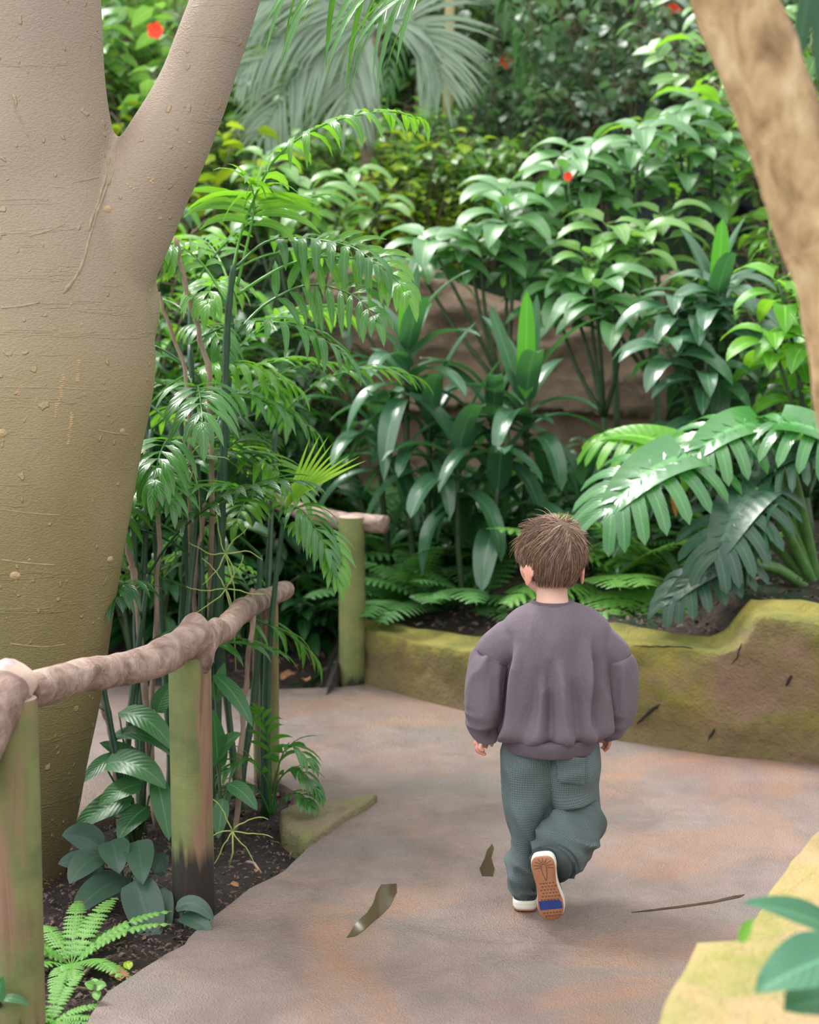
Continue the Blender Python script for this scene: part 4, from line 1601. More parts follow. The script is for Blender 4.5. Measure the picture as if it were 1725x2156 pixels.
        def bar(x0, y0, x1, y1, w):
            d = Vector((x1 - x0, y1 - y0))
            nn = Vector((-d.y, d.x)).normalized() * w / 2
            c = [(x0 + nn.x, y0 + nn.y), (x1 + nn.x, y1 + nn.y), (x1 - nn.x, y1 - nn.y), (x0 - nn.x, y0 - nn.y)]
            td.grid([[W((a_ * mirror, b_, zt)) for a_, b_ in (c[0], c[3])], [W((a_ * mirror, b_, zt)) for a_, b_ in (c[1], c[2])]])
        for i in range(9):
            an = math.radians(-195 + i * 26)
            bar(.0125 * math.cos(an) * .62, .026 + .0125 * math.sin(an) * .8, .024 * math.cos(an), .026 + .022 * math.sin(an), .0012)
        for sg in (-1, 1):
            lp = [(sg * .0055, .022), (sg * .0062, .032), (sg * .005, .045), (sg * .002, .058), (0, .063)]
            for q0, q1 in zip(lp[:-1], lp[1:]):
                bar(q0[0], q0[1], q1[0], q1[1], .0012)
        bar(-.0055, .022, 0, .0185, .0012)
        bar(.0055, .022, 0, .0185, .0012)
        for i in range(11):
            for j in range(-3, 4):
                x, y = j * .0078 + (.0039 if i % 2 else 0), .069 + i * .0085
                lim = .024 if y > .095 else .019
                if abs(x + .001) > lim or .1125 < y < .139 or y > .160:
                    continue
                bar(x - .0022, y - .001, x, y + .0016, .0015)
                bar(x, y + .0016, x + .0022, y - .001, .0015)
        tread = td.build('tread', M['tread'], None, False)
        tread['kind'] = 'stuff'
        bp = MB()
        bp.grid([[W((x * mirror, y, -.0016)) for x in np.linspace(-.0265 if y > .115 else -.021, .0275, 5)] for y in (.114, .120, .130, .137)])
        blue = bp.build('sole_patch', M['blue'], None, False)
        blue['label'] = 'dark blue rectangular patch on the tread'
        s_root = bpy.data.objects.new('shoe', None)
        return s_root, [sole, mid, upper], [(tread, 0), (blue, 0)]
    def mount(res):
        s_root, parts, subs = res
        COL.objects.link(s_root)
        s_root.parent = rt
        L0 = rt.location.copy()
        for p_ in parts + [q for q, _ in subs]:
            p_.parent = s_root
            for v_ in p_.data.vertices:
                v_.co -= L0
    # standing foot
    o1 = G(1107, 1922)
    m1 = Matrix.Rotation(math.radians(-3), 3, 'Z')
    mount(shoe(m1, Vector((o1.x, o1.y, .0025)), -1))
    # lifted foot, sole turned to the camera
    H = P(1141, 1803, 3.885)
    Tt = P(1168, 1946, 3.905)
    yv = (Tt - H).normalized()
    zv = Vector((.20, .97, .0))
    zv = (zv - yv * zv.dot(yv)).normalized()
    xv = yv.cross(zv).normalized()
    m2 = Matrix((xv, yv, zv)).transposed()
    mount(shoe(m2, H, -1))


boy()

# ------------------------------------------------------------------ plant builders
def hgt(x, y):
    return hz(x, y)


def at(px, py_base, Y=None):
    """ground point behind the wall on the slope near a pixel column at depth Y"""
    p = P(px, 1000, Y)
    return Vector((p.x, Y, hgt(p.x, Y) - .03))


def shrub_proto(name, n_st, H, spread, Ls, W, mat, kind, per, seed, droop=.8, woodmat='woodbrown', up=.5, r0=.25, twig=.16, cup=.2, segs=4, dz=(-.35, .45), face=-.25):
    rr = random.Random(seed)
    rt = root(name, 'x', 'shrub')
    ws, lf = MB(), MB()
    for i in range(n_st):
        a = i * 2.4 + rr.uniform(-.4, .4)
        e_ = spread * math.sqrt((i + .5) / n_st) * rr.uniform(.8, 1.1)
        h = H * rr.uniform(.72, 1.0) * (1 - .35 * (e_ / spread) ** 2)
        tip = Vector((math.cos(a) * e_, math.sin(a) * e_, h))
        b = Vector((math.cos(a) * .05, math.sin(a) * .05, 0))
        mid = b.lerp(tip, .5) + Vector((-tip.x * .12, -tip.y * .12, h * .12))
        c = [Vector(q) for q in catmull([b, mid, tip], 9)]
        ws.tube(c, (.010, .003), 5)
        for k_ in range(per):
            t = r0 + (1 - r0) * (k_ + rr.random()) / per
            f = t * 8
            q = c[min(int(f), 7)].lerp(c[min(int(f), 7) + 1], f - min(int(f), 7))
            th = rr.uniform(0, 2 * PI)
            d = Vector((math.cos(th), math.sin(th), up * rr.uniform(-.3, 1.2)))
            q2 = q + d.normalized() * twig * rr.uniform(.2, 1.0)
            if twig > .05:
                ws.tube([q, q2], (.0025, .0015), 3, False)
            dd = Vector((d.x + rr.gauss(0, .3), d.y + rr.gauss(0, .3), rr.uniform(*dz)))
            s_ = rr.uniform(.7, 1.15)
            leaf(lf, q2, dd, Vector((rr.gauss(0, .25), face + rr.gauss(0, .3), 1)), Ls * s_, W * s_, droop, cup, segs, kind)
    ws.build('stem', M[woodmat], rt)
    lf.build('foliage', M[mat], rt)
    return rt


def relabel(o, label, cat='shrub', group=None):
    o['label'] = label
    o['category'] = cat
    if group:
        o['group'] = group
    return o


ORD = ['first', 'second', 'third', 'fourth', 'fifth', 'sixth', 'seventh', 'eighth', 'ninth', 'tenth', 'eleventh', 'twelfth']


def rowed(kind, where, group, spots, cuts):
    """spots (px, Y, size, turn) -> place() rows with a label telling which row and which in it"""
    names = ['front', 'middle', 'back', 'rearmost']
    out = []
    for r_ in range(len(cuts) + 1):
        lo_ = cuts[r_ - 1] if r_ else -1
        hi_ = cuts[r_] if r_ < len(cuts) else 99
        row = sorted([q for q in spots if lo_ <= q[1] < hi_])
        nm = names[r_]
        for i, (p_, y_, s_, t_) in enumerate(row):
            out.append((p_, y_, s_, t_, '%s, %s from the left in the %s row %s' % (kind, ORD[i], nm, where), group))
    return out


def place(proto, spots, used):
    """spots: (px, Y, size, rz, label, group); the first use moves the prototype"""
    for (px, Y, sc_, rz, label, group) in spots:
        b = at(px, 0, Y)
        if not used[0]:
            used[0] = True
            o = proto
            o.location, o.rotation_euler, o.scale = b, (0, 0, rz), (sc_, sc_, sc_)
            o['label'] = label
            if group:
                o['group'] = group
        else:
            o = copy_plant(proto, b, rz, sc_, label, None, group)


# --- far thicket of dark round leaves
R.seed(21)
thA = shrub_proto('dark_shrub', 16, 1.9, .85, .10, .062, 'thicket', 'round', 44, 1, dz=(-.8, .15), face=-.9)
g_th = 'dark small-leaved shrubs of the far thicket'
L_th = 'dark small-leaved shrub standing in the far thicket high on the slope'
place(thA, rowed('dark small-leaved shrub', 'of the far thicket', g_th, [
    (980, 10.6, 1.0, 0), (1120, 10.9, 1.1, 1), (1260, 10.5, 1.05, 2), (1400, 10.8, 1.1, 3), (1050, 11.9, 1.25, 4), (1200, 12.1, 1.3, 5), (1340, 12.0, 1.3, .5), (1480, 12.0, 1.3, 1.5),
    (1010, 9.7, .62, 2.5), (1150, 9.8, .75, 3.5), (1290, 9.75, .8, 4.5), (900, 12.5, 1.2, 5.5), (1600, 11.6, 1.3, .8), (1740, 11.4, 1.3, 2.2), (780, 13.2, 1.3, 3.1), (640, 13.0, 1.2, 4.1), (1430, 9.9, .8, 1.1), (1560, 10.4, 1.0, 2.8), (1880, 10.6, 1.2, .3), (2050, 10.0, 1.2, 1.3)], [10.2, 11.5]), [False])
thB = shrub_proto('leafy_shrub', 14, 1.5, .8, .12, .065, 'thicket_mid', 'ovate', 38, 2, dz=(-.6, .3), face=-.6)
g_b = 'mid green shrubs of the upper slope'
L_b = 'mid green loosely leaved shrub growing on the upper slope'
place(thB, rowed('mid green leafy shrub', 'of the upper slope', g_b, [
    (500, 9.3, .8, 0), (610, 9.8, .8, 1), (720, 9.2, .72, 2), (830, 9.6, .72, 3), (560, 10.8, 1.1, 4), (680, 11.3, 1.2, 5), (800, 11.2, 1.1, .4), (900, 10.9, 1.0, 1.4), (420, 10.3, 1.2, 2.4), (330, 9.6, 1.2, 3.4), (260, 10.6, 1.4, 4.4), (180, 9.6, 1.3, .9),
    (60, 10.0, 1.4, 1.7), (-120, 9.5, 1.4, 2.7), (940, 9.25, .7, 5.2), (1020, 9.3, .6, 2.9), (1650, 9.0, 1.2, .1), (1760, 8.8, 1.25, 1.9), (1900, 8.4, 1.2, 3.9)], [9.4, 10.0]), [False])
yl = shrub_proto('yellow_green_shrub', 9, 1.25, .6, .13, .075, 'yellow', 'ovate', 16, 3)
place(yl, [(880, 9.0, .82, 0, 'yellow-green leaved shrub at the left end of the white-gloss leaves', None),
           (760, 8.9, .62, 2, 'small yellow-green shrub behind the arching palm frond', None),
           (420, 8.9, 1.0, 4, 'yellow-green shrub seen just right of the forked trunk', None),
           (940, 8.95, .55, 1, 'low yellow-green shrub under the grey palm frond', None)], [False])
# bright masses at the left behind the tree fork
br = shrub_proto('bright_shrub', 12, 1.7, .6, .15, .035, 'bright', 'lance', 26, 4, 1.5)
place(br, [(250, 7.6, 1.25, 0, 'bright narrow-leaved shrub seen through the fork of the smooth tree', None),
           (1700, 7.4, .9, 1, 'bright narrow-leaved shrub at the right edge behind the leaning trunk', None),
           (400, 8.0, .85, 2, 'bright narrow-leaved shrub behind the tall palm canes', None),
           (1730, 8.2, 1.5, 4, 'tall bright shrub filling the top right corner behind the leaning trunk', None),
           (560, 8.3, .75, 3, 'bright narrow-leaved shrub between the palm canes and the reddish rock', None)], [False])

# red flowers in the thicket
for i, (px, py, Y, lab) in enumerate(((1065, 130, 10.0, 'red blossom high in the dark thicket'), (1482, 165, 9.9, 'red blossom beside the leaning trunk'), (1418, 22, 10.0, 'small red blossom at the top edge of the thicket'),
                                 (328, 65, 8.3, 'orange-red blossom seen through the tree fork'), (1196, 372, 7.45, 'orange seed berries above the pale glossy leaves'))):
    fr = root('red_flower', lab, 'flower', P(px, py, Y))
    fb = MB()
    for q in range(5):
        a = q * 2 * PI / 5
        leaf(fb, P(px, py, Y), Vector((math.cos(a), -.6, math.sin(a))), Vector((0, -1, .2)), .05 if i < 4 else .025, .04 if i < 4 else .022, .3, -.3, 4, 'round')
    fb.build('petal', M['flower'], fr)
    sb = MB()
    p_ = P(px, py, Y)
    sb.tube([p_, p_ + Vector((.02, .1, -.12)), p_ + Vector((.03, .22, -.4))], (.003, .004), 4)
    sb.build('stalk', M['stem'], fr)


# --- broad-leaved shrubs (thick green stems, whorls of big pale glossy leaves)
def broad_plant(label, px, Y, top, n_br, Lf, seed, mat='broad', lean=0, cat='shrub', name='broad_leaved_shrub', nleaf=9, wr=.42):
    """top: list of (px, py) whorl centres"""
    rr = random.Random(seed)
    b = at(px, 0, Y)
    rt = root(name, label, cat, b)
    hub_z = min(P(a, c, Y).z for a, c in top) - .12
    hub = Vector((b.x, Y, max(b.z + .15, b.z + (hub_z - b.z) * .6)))
    stm = MB()
    stm.tube([b, b.lerp(hub, .5) + Vector((.02, 0, 0)), hub], (.018, .013), 8)
    stm.build('stem', M['stem_dark'], rt)
    for (a, c) in top:
        tp = P(a, c, Y + rr.uniform(-.25, .25))
        lf = MB()
        sb = MB()
        mid = hub.lerp(tp, .55) + Vector((rr.uniform(-.04, .04), 0, -.04))
        sb.tube([Vector(q) for q in catmull([hub, mid, tp], 7)], (.012, .006), 6)
        bo = sb.build('branch', M['stem_dark'], rt)
        for k_ in range(nleaf):
            th = k_ * 2.4 + rr.uniform(-.3, .3)
            q = tp - (tp - mid).normalized() * .012 * k_ * (1.2)
            d = Vector((math.cos(th), math.sin(th) * .9 - .15, rr.uniform(.10, .75) * (1 - k_ / nleaf * .6)))
            s_ = rr.uniform(.8, 1.12)
            q2 = q + d.normalized() * .035
            lf.tube([q, q2], (.003, .002), 4, False)
            leaf(lf, q2, d, Vector((0, -.35, 1)), Lf * s_, Lf * wr * s_, 1.5, .22, 8, 'ovate', .02, 2)
        lf.build('leaf_whorl', M[mat], bo)
    return rt


R.seed(5)
broad_plant('broad-leaved shrub with white-gloss leaves rising above the middle of the rock ledge', 1062, 7.55, [(900, 500), (985, 480), (1075, 478), (1010, 520), (1120, 540), (870, 545), (1060, 430)], 5, .25, 1)
broad_plant('broad-leaved shrub with long pale leaves sloping up toward the leaning trunk', 1290, 7.9, [(1100, 400), (1180, 350), (1270, 310), (1350, 270), (1160, 440), (1240, 400), (1330, 350), (1210, 310), (1060, 395)], 6, .25, 2)
broad_plant('broad-leaved shrub directly left of the leaning trunk, high on the slope', 1480, 8.1, [(1420, 240), (1480, 215), (1380, 330), (1450, 330), (1500, 290), (1440, 400)], 6, .24, 3)
broad_plant('medium green broad-leaved shrub over the dark rock, left of the bright upright leaf', 1380, 7.5, [(1280, 470), (1340, 500), (1400, 450), (1300, 560), (1390, 560), (1230, 530)], 6, .21, 4, 'thicket_mid')
broad_plant('grey-green broad-leaved plant beside the top of the rock ledge', 1270, 7.3, [(1190, 590), (1250, 600), (1300, 640), (1240, 560), (1170, 640)], 5, .25, 6, 'broad')
broad_plant('dark veined broad-leaved plant to the left of the leaning trunk', 1530, 6.9, [(1420, 620), (1470, 660), (1520, 600), (1400, 720), (1560, 700), (1480, 780), (1600, 800)], 6, .26, 7, 'cordyline', nleaf=8, wr=.34)
broad_plant('bright green plant tucked behind the lower leaning trunk', 1700, 6.6, [(1640, 590), (1660, 740), (1700, 680), (1690, 820), (1620, 700), (1720, 900)], 6, .22, 8, 'bright')
broad_plant('pale green shrub glimpsed behind the palm canes at mid height', 640, 8.1, [(560, 330), (660, 400), (740, 360), (620, 440), (720, 470), (800, 420), (520, 420)], 6, .2, 9, 'thicket_mid')
broad_plant('low glossy plant at the foot of the dark strap leaves on the right', 1450, 6.7, [(1360, 960), (1420, 900), (1500, 860), (1330, 1060), (1560, 930)], 5, .24, 10, 'cordyline', nleaf=7, wr=.36)


# --- strap-leaved plants (cordyline)
def strap_plant(label, base, canes, seed, Lf=.42, Wf=.085, n=22, newleaf=()):
    rr = random.Random(seed)
    rt = root('strap_leaf_plant', label, 'plant', base)
    st_ = MB()
    for tp, nn in canes:
        c = [Vector(q) for q in catmull([base, base.lerp(tp, .5) + Vector((rr.uniform(-.03, .03), rr.uniform(-.03, .03), 0)), tp], 8)]
        sm = MB()
        sm.tube(c, (.014, .011), 7)
        so = sm.build('cane', M['stem_dark'], rt)
        for k_ in range(nn):
            th = k_ * 2.4 + rr.uniform(-.25, .25)
            f = k_ / nn
            q = tp - Vector((0, 0, .26 * f))
            el = 1.25 - 1.35 * f + rr.uniform(-.12, .12)
            d = Vector((math.cos(th) * math.cos(el), math.sin(th) * math.cos(el) * .9, math.sin(el)))
            lm = MB()
            leaf(lm, q, d, Vector((0, 0, 1)) if el < 1.0 else Vector((-math.cos(th), -math.sin(th), .2)), Lf * rr.uniform(.8, 1.15), Wf * rr.uniform(.85, 1.15), (1.25 + 1.6 * f) * rr.uniform(.8, 1.2), .28, 12, 'strap' if k_ % 3 else 'lance', .015, 2)
            lm.build('leaf', M['cordyline'], rt)
    for (a, b_, L_, W_, dx, mt) in newleaf:
        lm = MB()
        leaf(lm, a, Vector((dx, -.05, 1)), Vector((0, -1, .1)), L_, W_, .0, .18, 10, 'strap', 0, 2)
        lo = lm.build('leaf', M[mt], rt)
        if mt == 'cordyline_new':
            lo['label'] = 'bright green upright new leaf'
    return rt


b1 = at(880, 0, 6.95)
strap_plant('strap-leaved plant with arching dark leaves above the far log rail', b1, [(P(858, 730, 6.95), 18), (P(905, 880, 6.9), 14)], 1,
            newleaf=[(P(852, 740, 6.94), 0, .34, .05, .0, 'cordyline_new'), (P(858, 740, 6.95), 0, .36, .045, .12, 'cordyline')])
b2 = at(1080, 0, 6.9)
strap_plant('strap-leaved plant with one bright upright leaf behind the child', b2, [(P(1108, 835, 6.85), 15), (P(1040, 880, 6.9), 13)], 2,
            newleaf=[(P(1107, 840, 6.82), 0, .43, .075, .0, 'cordyline_new'), (P(1115, 840, 6.86), 0, .42, .055, .06, 'cordyline'), (P(1100, 840, 6.86), 0, .40, .06, -.35, 'cordyline')])
b3 = at(980, 0, 6.75)
strap_plant('lower strap-leaved plant with drooping bluish leaves in the middle of the bed', b3, [(P(965, 940, 6.75), 13), (P(1050, 1010, 6.75), 9)], 3, .40, .10)
b4 = at(830, 0, 7.2)
strap_plant('strap-leaved plant leaning over the green mossy post', b4, [(P(800, 880, 7.1), 14)], 4, .42, .085)
b5 = at(1510, 0, 6.9)
strap_plant('strap-leaved plant with an upright bright leaf left of the leaning trunk', b5, [(P(1505, 640, 6.9), 16)], 5, .36, .085,
            newleaf=[(P(1512, 620, 6.88), 0, .30, .075, .03, 'cordyline_new')])
b6 = at(1190, 0, 7.0)
strap_plant('low strap-leaved plant just right of the head of the child', b6, [(P(1225, 1010, 6.9), 12)], 6, .36, .075)
b7 = at(1400, 0, 6.6)
strap_plant('small strap-leaved plant under the split-leaf plant', b7, [(P(1360, 1080, 6.55), 16)], 7, .32, .05)


# --- split-leaf plant (monstera)
def split_leaf(mb, base, d, up, L, W, droop=1.0, lobes=8):
    """blade with finger lobes each side of a midrib"""
    p, d = Vector(base), Vector(d).normalized()
    up = Vector(up)
    up = (up - d * up.dot(d)).normalized()
    spine = []
    n = 14
    for i in range(n + 1):
        spine.append((p.copy(), d.copy(), up.copy()))
        p = p + d * (L / n)
        ax = d.cross(Vector((0, 0, -1)))
        if ax.length > 1e-4:
            q = Quaternion(ax.normalized(), droop / n * ax.length)
            d, up = q @ d, q @ up
    # central strip
    rows, uvs = [], []
    for i, (a, b_, c) in enumerate(spine):
        t = i / n
        s_ = b_.cross(c)
        w = W * .5 * (.52 * (1 - t) ** .5 + .03)
        rows.append([a - s_ * w + c * w * .22, a, a + s_ * w + c * w * .22])
        uvs.append([(.2, t), (.5, t), (.8, t)])
    mb.grid(rows, False, uvs)
    for k_ in range(lobes):
        t = .0 + .90 * k_ / (lobes - 1)
        f = t * n
        i = min(int(f), n - 1)
        a = spine[i][0].lerp(spine[i + 1][0], f - i)
        dd, uu = spine[i][1], spine[i][2]
        s_ = dd.cross(uu)
        env = math.sin(PI * (.30 + .58 * t)) ** .6
        ang = math.radians(128 - 100 * t)
        for sg in (-1, 1):
            v = dd * math.cos(ang) + s_ * sg * math.sin(ang) + uu * .14
            leaf(mb, a, v, uu, W * .60 * env, L / lobes * 1.06, 1.3, .16, 8, 'finger', .02, 2)


mb0 = at(1640, 0, 6.15)
mon = root('split_leaf_plant', 'split-leaf plant with big fingered glossy leaves over the high wall end', 'plant', mb0)
crownp = P(1728, 1262, 6.15)
stb = MB()
stb.tube([mb0, mb0.lerp(crownp, .5), crownp], (.03, .028), 8)
stb.build('stem', M['stem_dark'], mon)
for (a, b_, Y, dx, dy, dz, L_, W_, dr, mt) in (
        (1450, 960, 5.95, -.95, -.45, -.15, .40, .46, .9, 'monstera'),
        (1610, 895, 6.1, -.9, -.5, .12, .36, .40, 1.0, 'monstera'),
        (1640, 890, 6.0, .9, -.45, .0, .34, .38, 1.0, 'monstera'),
        (1590, 1030, 5.9, -.55, -.6, -.35, .34, .38, .9, 'monstera_dark'),
        (1600, 1000, 6.0, .5, -.3, .5, .26, .30, .8, 'monstera_dark'),
        (1555, 1180, 5.85, -.95, -.3, -.15, .32, .27, .8, 'monstera_dark'),
        (1560, 1190, 5.85, .2, -.3, .7, .2, .24, .8, 'monstera_dark'),
        (1430, 950, 6.3, -.6, .3, .35, .34, .36, .9, 'bright')):
    hub = P(a, b_, Y)
    pm = MB()
    midp = crownp.lerp(hub, .55) + Vector((0, 0, .04))
    pm.tube([Vector(q) for q in catmull([crownp, midp, hub], 9)], (.022, .012), 7)
    po = pm.build('petiole', M['stem'], mon)
    lm = MB()
    split_leaf(lm, hub, Vector((dx, dy, dz)), Vector((0, -.45, 1)), L_, W_, dr)
    lm.build('leaf', M[mt], po)
# orange leaf caught in it
om = MB()
leaf(om, P(1416, 1005, 5.9), Vector((.1, -.1, -1)), Vector((0, -1, 0)), .14, .03, .1, .3, 6, 'lance')
tag(om.build('withered_leaf', M['orangeleaf']), 'orange withered leaf hanging between the split leaf fingers', 'leaf')


# --- ferns
def fern_proto(name, n, L, W, mat, seed, droop=1.1, pin=16, el0=.75):
    rr = random.Random(seed)
    rt = root(name, 'x', 'fern')
    for k_ in range(n):
        th = k_ * 2 * PI / n + rr.uniform(-.2, .2)
        el = el0 + rr.uniform(-.3, .3)
        d = Vector((math.cos(th) * math.cos(el), math.sin(th) * math.cos(el), math.sin(el)))
        L_ = L * rr.uniform(.75, 1.1)
        pts = [Vector((0, 0, 0))]
        for i in range(10):
            pts.append(pts[-1] + d * L_ / 10)
            ax = d.cross(Vector((0, 0, -1)))
            if ax.length > 1e-4:
                d = Quaternion(ax.normalized(), droop / 10 * ax.length) @ d
        fm = MB()
        fm.tube(pts, (.0025, .001), 4, False)
        c = catmull(pts, 40)
        for i in range(pin):
            t = .14 + .84 * i / pin
            f = t * 39
            a = int(f)
            q = Vector(c[a])
            tg = (Vector(c[min(a + 1, 39)]) - Vector(c[max(a - 1, 0)])).normalized()
            s_ = tg.cross(Vector((0, 0, 1))).normalized()
            u_ = s_.cross(tg)
            l_ = W * math.sin(PI * (.16 + .8 * t)) ** .8
            for sg in (-1, 1):
                v = (s_ * sg + tg * .35 + u_ * .1).normalized()
                # lobed pinna: jagged grid
                rows, uvs = [], []
                m_ = 9
                for j in range(m_ + 1):
                    w = L_ / pin * .62 * (1 - j / m_) ** .6 * (1 if j % 2 else .45) + .0006
                    pc = q + v * l_ * j / m_ + Vector((0, 0, -.25 * l_ * (j / m_) ** 2))
                    rows.append([pc - tg * w * .9, pc + Vector((0, 0, .002)), pc + tg * w * 1.1])
                    uvs.append([(0, j / m_), (.5, j / m_), (1, j / m_)])
                fm.grid(rows, False, uvs)
        fm.build('frond', M[mat], rt)
    return rt


fA = fern_proto('fern', 11, .42, .085, 'fern', 31)
place(fA, [(835, 6.95, 1.2, 0, 'green fern in the far bed just right of the green mossy post', None),
           (930, 6.85, 1.35, 1, 'green fern in the far bed left of the back of the child', None),
           (1010, 6.75, 1.15, 2, 'low green fern next to the left sleeve of the child', None),
           (860, 7.4, 1.4, 3, 'green fern under the end of the far log rail', None),
           (960, 7.3, 1.5, 4.2, 'green fern below the drooping strap leaves', None),
           (870, 6.95, .55, .7, 'small fern hanging over the mossy wall top', None),
           (1090, 7.2, 1.0, 1.4, 'dark fern behind the left ear of the child', None),
           (1250, 7.1, .9, 3.4, 'shaded fern right of the ear of the child, behind the pale fern', None),
           (1500, 6.6, .8, 5.2, 'shaded fern under the dark fingered leaf', None)], [False])
fB = fern_proto('fern', 12, .46, .12, 'fern_light', 32, 1.0, 14, .6)
place(fB, [(1345, 6.5, 1.35, 0, 'pale green fern spilling toward the wall right of the child', None),
           (1430, 6.55, 1.4, 2, 'pale green fern under the split leaves', None),
           (1285, 6.55, 1.1, 4, 'small pale fern closest behind the right shoulder of the child', None)], [False])
fC = fern_proto('ladder_fern', 15, .25, .030, 'fern_light', 33, 1.0, 15, .7)
b_ = G(150, 2010)
fC.location = (b_.x, b_.y, -.03)
relabel(fC, 'bright ladder fern growing between the two nearest posts', 'fern')
q_ = copy_plant(fC, (G(105, 2130).x, G(105, 2130).y, -.03), 1.2, .62, 'small bright fern hugging the foot of the nearest post')

# --- leafy groundcover along the far bed and foot of rock
gc = shrub_proto('low_groundcover', 16, .32, .36, .085, .045, 'bedleaf', 'ovate', 12, 41, 1.0, 'stem_dark', .6, .2, .05)
g_g = 'low leafy groundcover plants on the slope'
L_g = 'low dark green leafy plant covering the slope soil'
sp = []
rr_ = random.Random(5)
for Y in (7.3, 7.7, 8.0):
    for px in range(560, 1760, 165):
        sp.append((px + rr_.uniform(-50, 50), Y + rr_.uniform(-.12, .12), rr_.uniform(.8, 1.4), rr_.uniform(0, 6)))
place(gc, rowed('low small-leaved ground plant', 'on the far slope', g_g, sp, [7.5, 7.85]), [False])
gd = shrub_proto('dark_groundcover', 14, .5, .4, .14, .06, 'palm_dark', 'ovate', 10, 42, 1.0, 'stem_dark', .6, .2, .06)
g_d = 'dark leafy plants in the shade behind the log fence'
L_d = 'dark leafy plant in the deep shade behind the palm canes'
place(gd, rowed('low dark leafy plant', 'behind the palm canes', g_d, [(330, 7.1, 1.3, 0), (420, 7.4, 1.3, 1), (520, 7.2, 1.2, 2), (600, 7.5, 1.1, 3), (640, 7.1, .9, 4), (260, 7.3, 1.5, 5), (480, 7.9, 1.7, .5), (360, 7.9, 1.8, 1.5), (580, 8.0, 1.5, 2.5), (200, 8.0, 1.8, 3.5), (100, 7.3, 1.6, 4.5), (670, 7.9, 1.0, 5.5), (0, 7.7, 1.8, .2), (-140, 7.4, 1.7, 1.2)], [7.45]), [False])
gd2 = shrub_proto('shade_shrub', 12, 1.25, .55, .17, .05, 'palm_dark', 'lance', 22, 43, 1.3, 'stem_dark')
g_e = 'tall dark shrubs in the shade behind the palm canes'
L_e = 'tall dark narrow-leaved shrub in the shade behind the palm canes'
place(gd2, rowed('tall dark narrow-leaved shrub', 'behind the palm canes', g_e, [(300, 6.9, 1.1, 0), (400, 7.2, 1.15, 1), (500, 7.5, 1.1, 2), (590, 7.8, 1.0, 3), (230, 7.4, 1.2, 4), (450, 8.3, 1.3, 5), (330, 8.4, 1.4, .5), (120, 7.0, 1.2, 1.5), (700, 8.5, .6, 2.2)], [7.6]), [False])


# --- cane palms behind the log fence
def frond_proto_mesh(seed, mat, L=.52, pairs=9, ll=.17, w=.026, droop=1.4, arch=1.2):
    R.seed(seed)
    d = Vector((1, 0, .9)).normalized()
    pts = [Vector((0, 0, 0))]
    for i in range(8):
        pts.append(pts[-1] + d * L / 8)
        d = Quaternion(Vector((0, 1, 0)), arch / 8) @ d
    mb_ = MB()
    frond_path(mb_, pts, pairs, ll, w, droop, 62, .0042, 'lance', .3, 'lance')
    return mb_


FR = {}


def frond_obj(key, parent, loc, rz, tilt, sc_):
    """first use builds the mesh, then copies share it"""
    kind_, var = key
    if key not in FR:
        o = frond_proto_mesh(100 + var * 7 + hash(kind_) % 1 + len(FR), M[kind_], arch=1.0 + .25 * var, droop=1.1 + .3 * var).build('frond', M[kind_])
        FR[key] = o
    else:
        o = FR[key].copy()
        COL.objects.link(o)
    o.parent = parent
    o.location = loc
    o.rotation_euler = (0, tilt, rz)
    o.scale = (sc_, sc_, sc_)
    return o


def cane_palm(label, px, py, ztop, lean, seed, nf, mats=('palm',), r0=.011, fs=1.0, name='cane_palm', stem_pts=None, spread=.55):
    rr = random.Random(seed)
    b = G(px, py)
    b.z = -.04
    rt = root(name, label, 'palm', b)
    top = Vector((lean[0], lean[1], ztop))
    ncan = 2
    for c_ in range(ncan):
        tp = top if c_ == 0 else Vector((-lean[0] * .6 + rr.uniform(-.08, .08), lean[1] * .5 + rr.uniform(-.05, .1), ztop * rr.uniform(.55, .8)))
        bb = Vector((rr.uniform(-.03, .03), rr.uniform(-.03, .03), 0)) if c_ else Vector((0, 0, 0))
        c = [Vector(q) for q in catmull([bb, bb.lerp(tp, .5) + Vector((rr.uniform(-.03, .03), rr.uniform(-.03, .03), 0)), tp], 20)]
        sm = MB()
        rad = []
        pts = []
        for i, q in enumerate(c):
            pts.append(q)
            rad.append(r0 * (1 - .3 * i / 19) * (1.22 if i % 3 == 0 else 1))
        sm.v, sm.f, sm.uv = [], [], []
        sm.tube([Vector(q) + b for q in pts], rad, 8)
        sm.build('cane', M['cane'], rt)
        k_n = nf if c_ == 0 else max(2, nf // 2)
        for k_ in range(k_n):
            t = 1 - .42 * k_ / k_n
            f = t * 19
            i = min(int(f), 18)
            q = c[i].lerp(c[i + 1], f - i)
            az = k_ * 2.4 + rr.uniform(-.5, .5)
            if b.x > -.62 and math.cos(az) > .35 and q.z < 1.1:
                az += PI * .8
            frond_obj((rr.choice(mats), rr.randrange(3)), rt, q, az, rr.uniform(-.35, .35) + .3 * (k_ / k_n), fs * rr.uniform(.8, 1.15))
    return rt


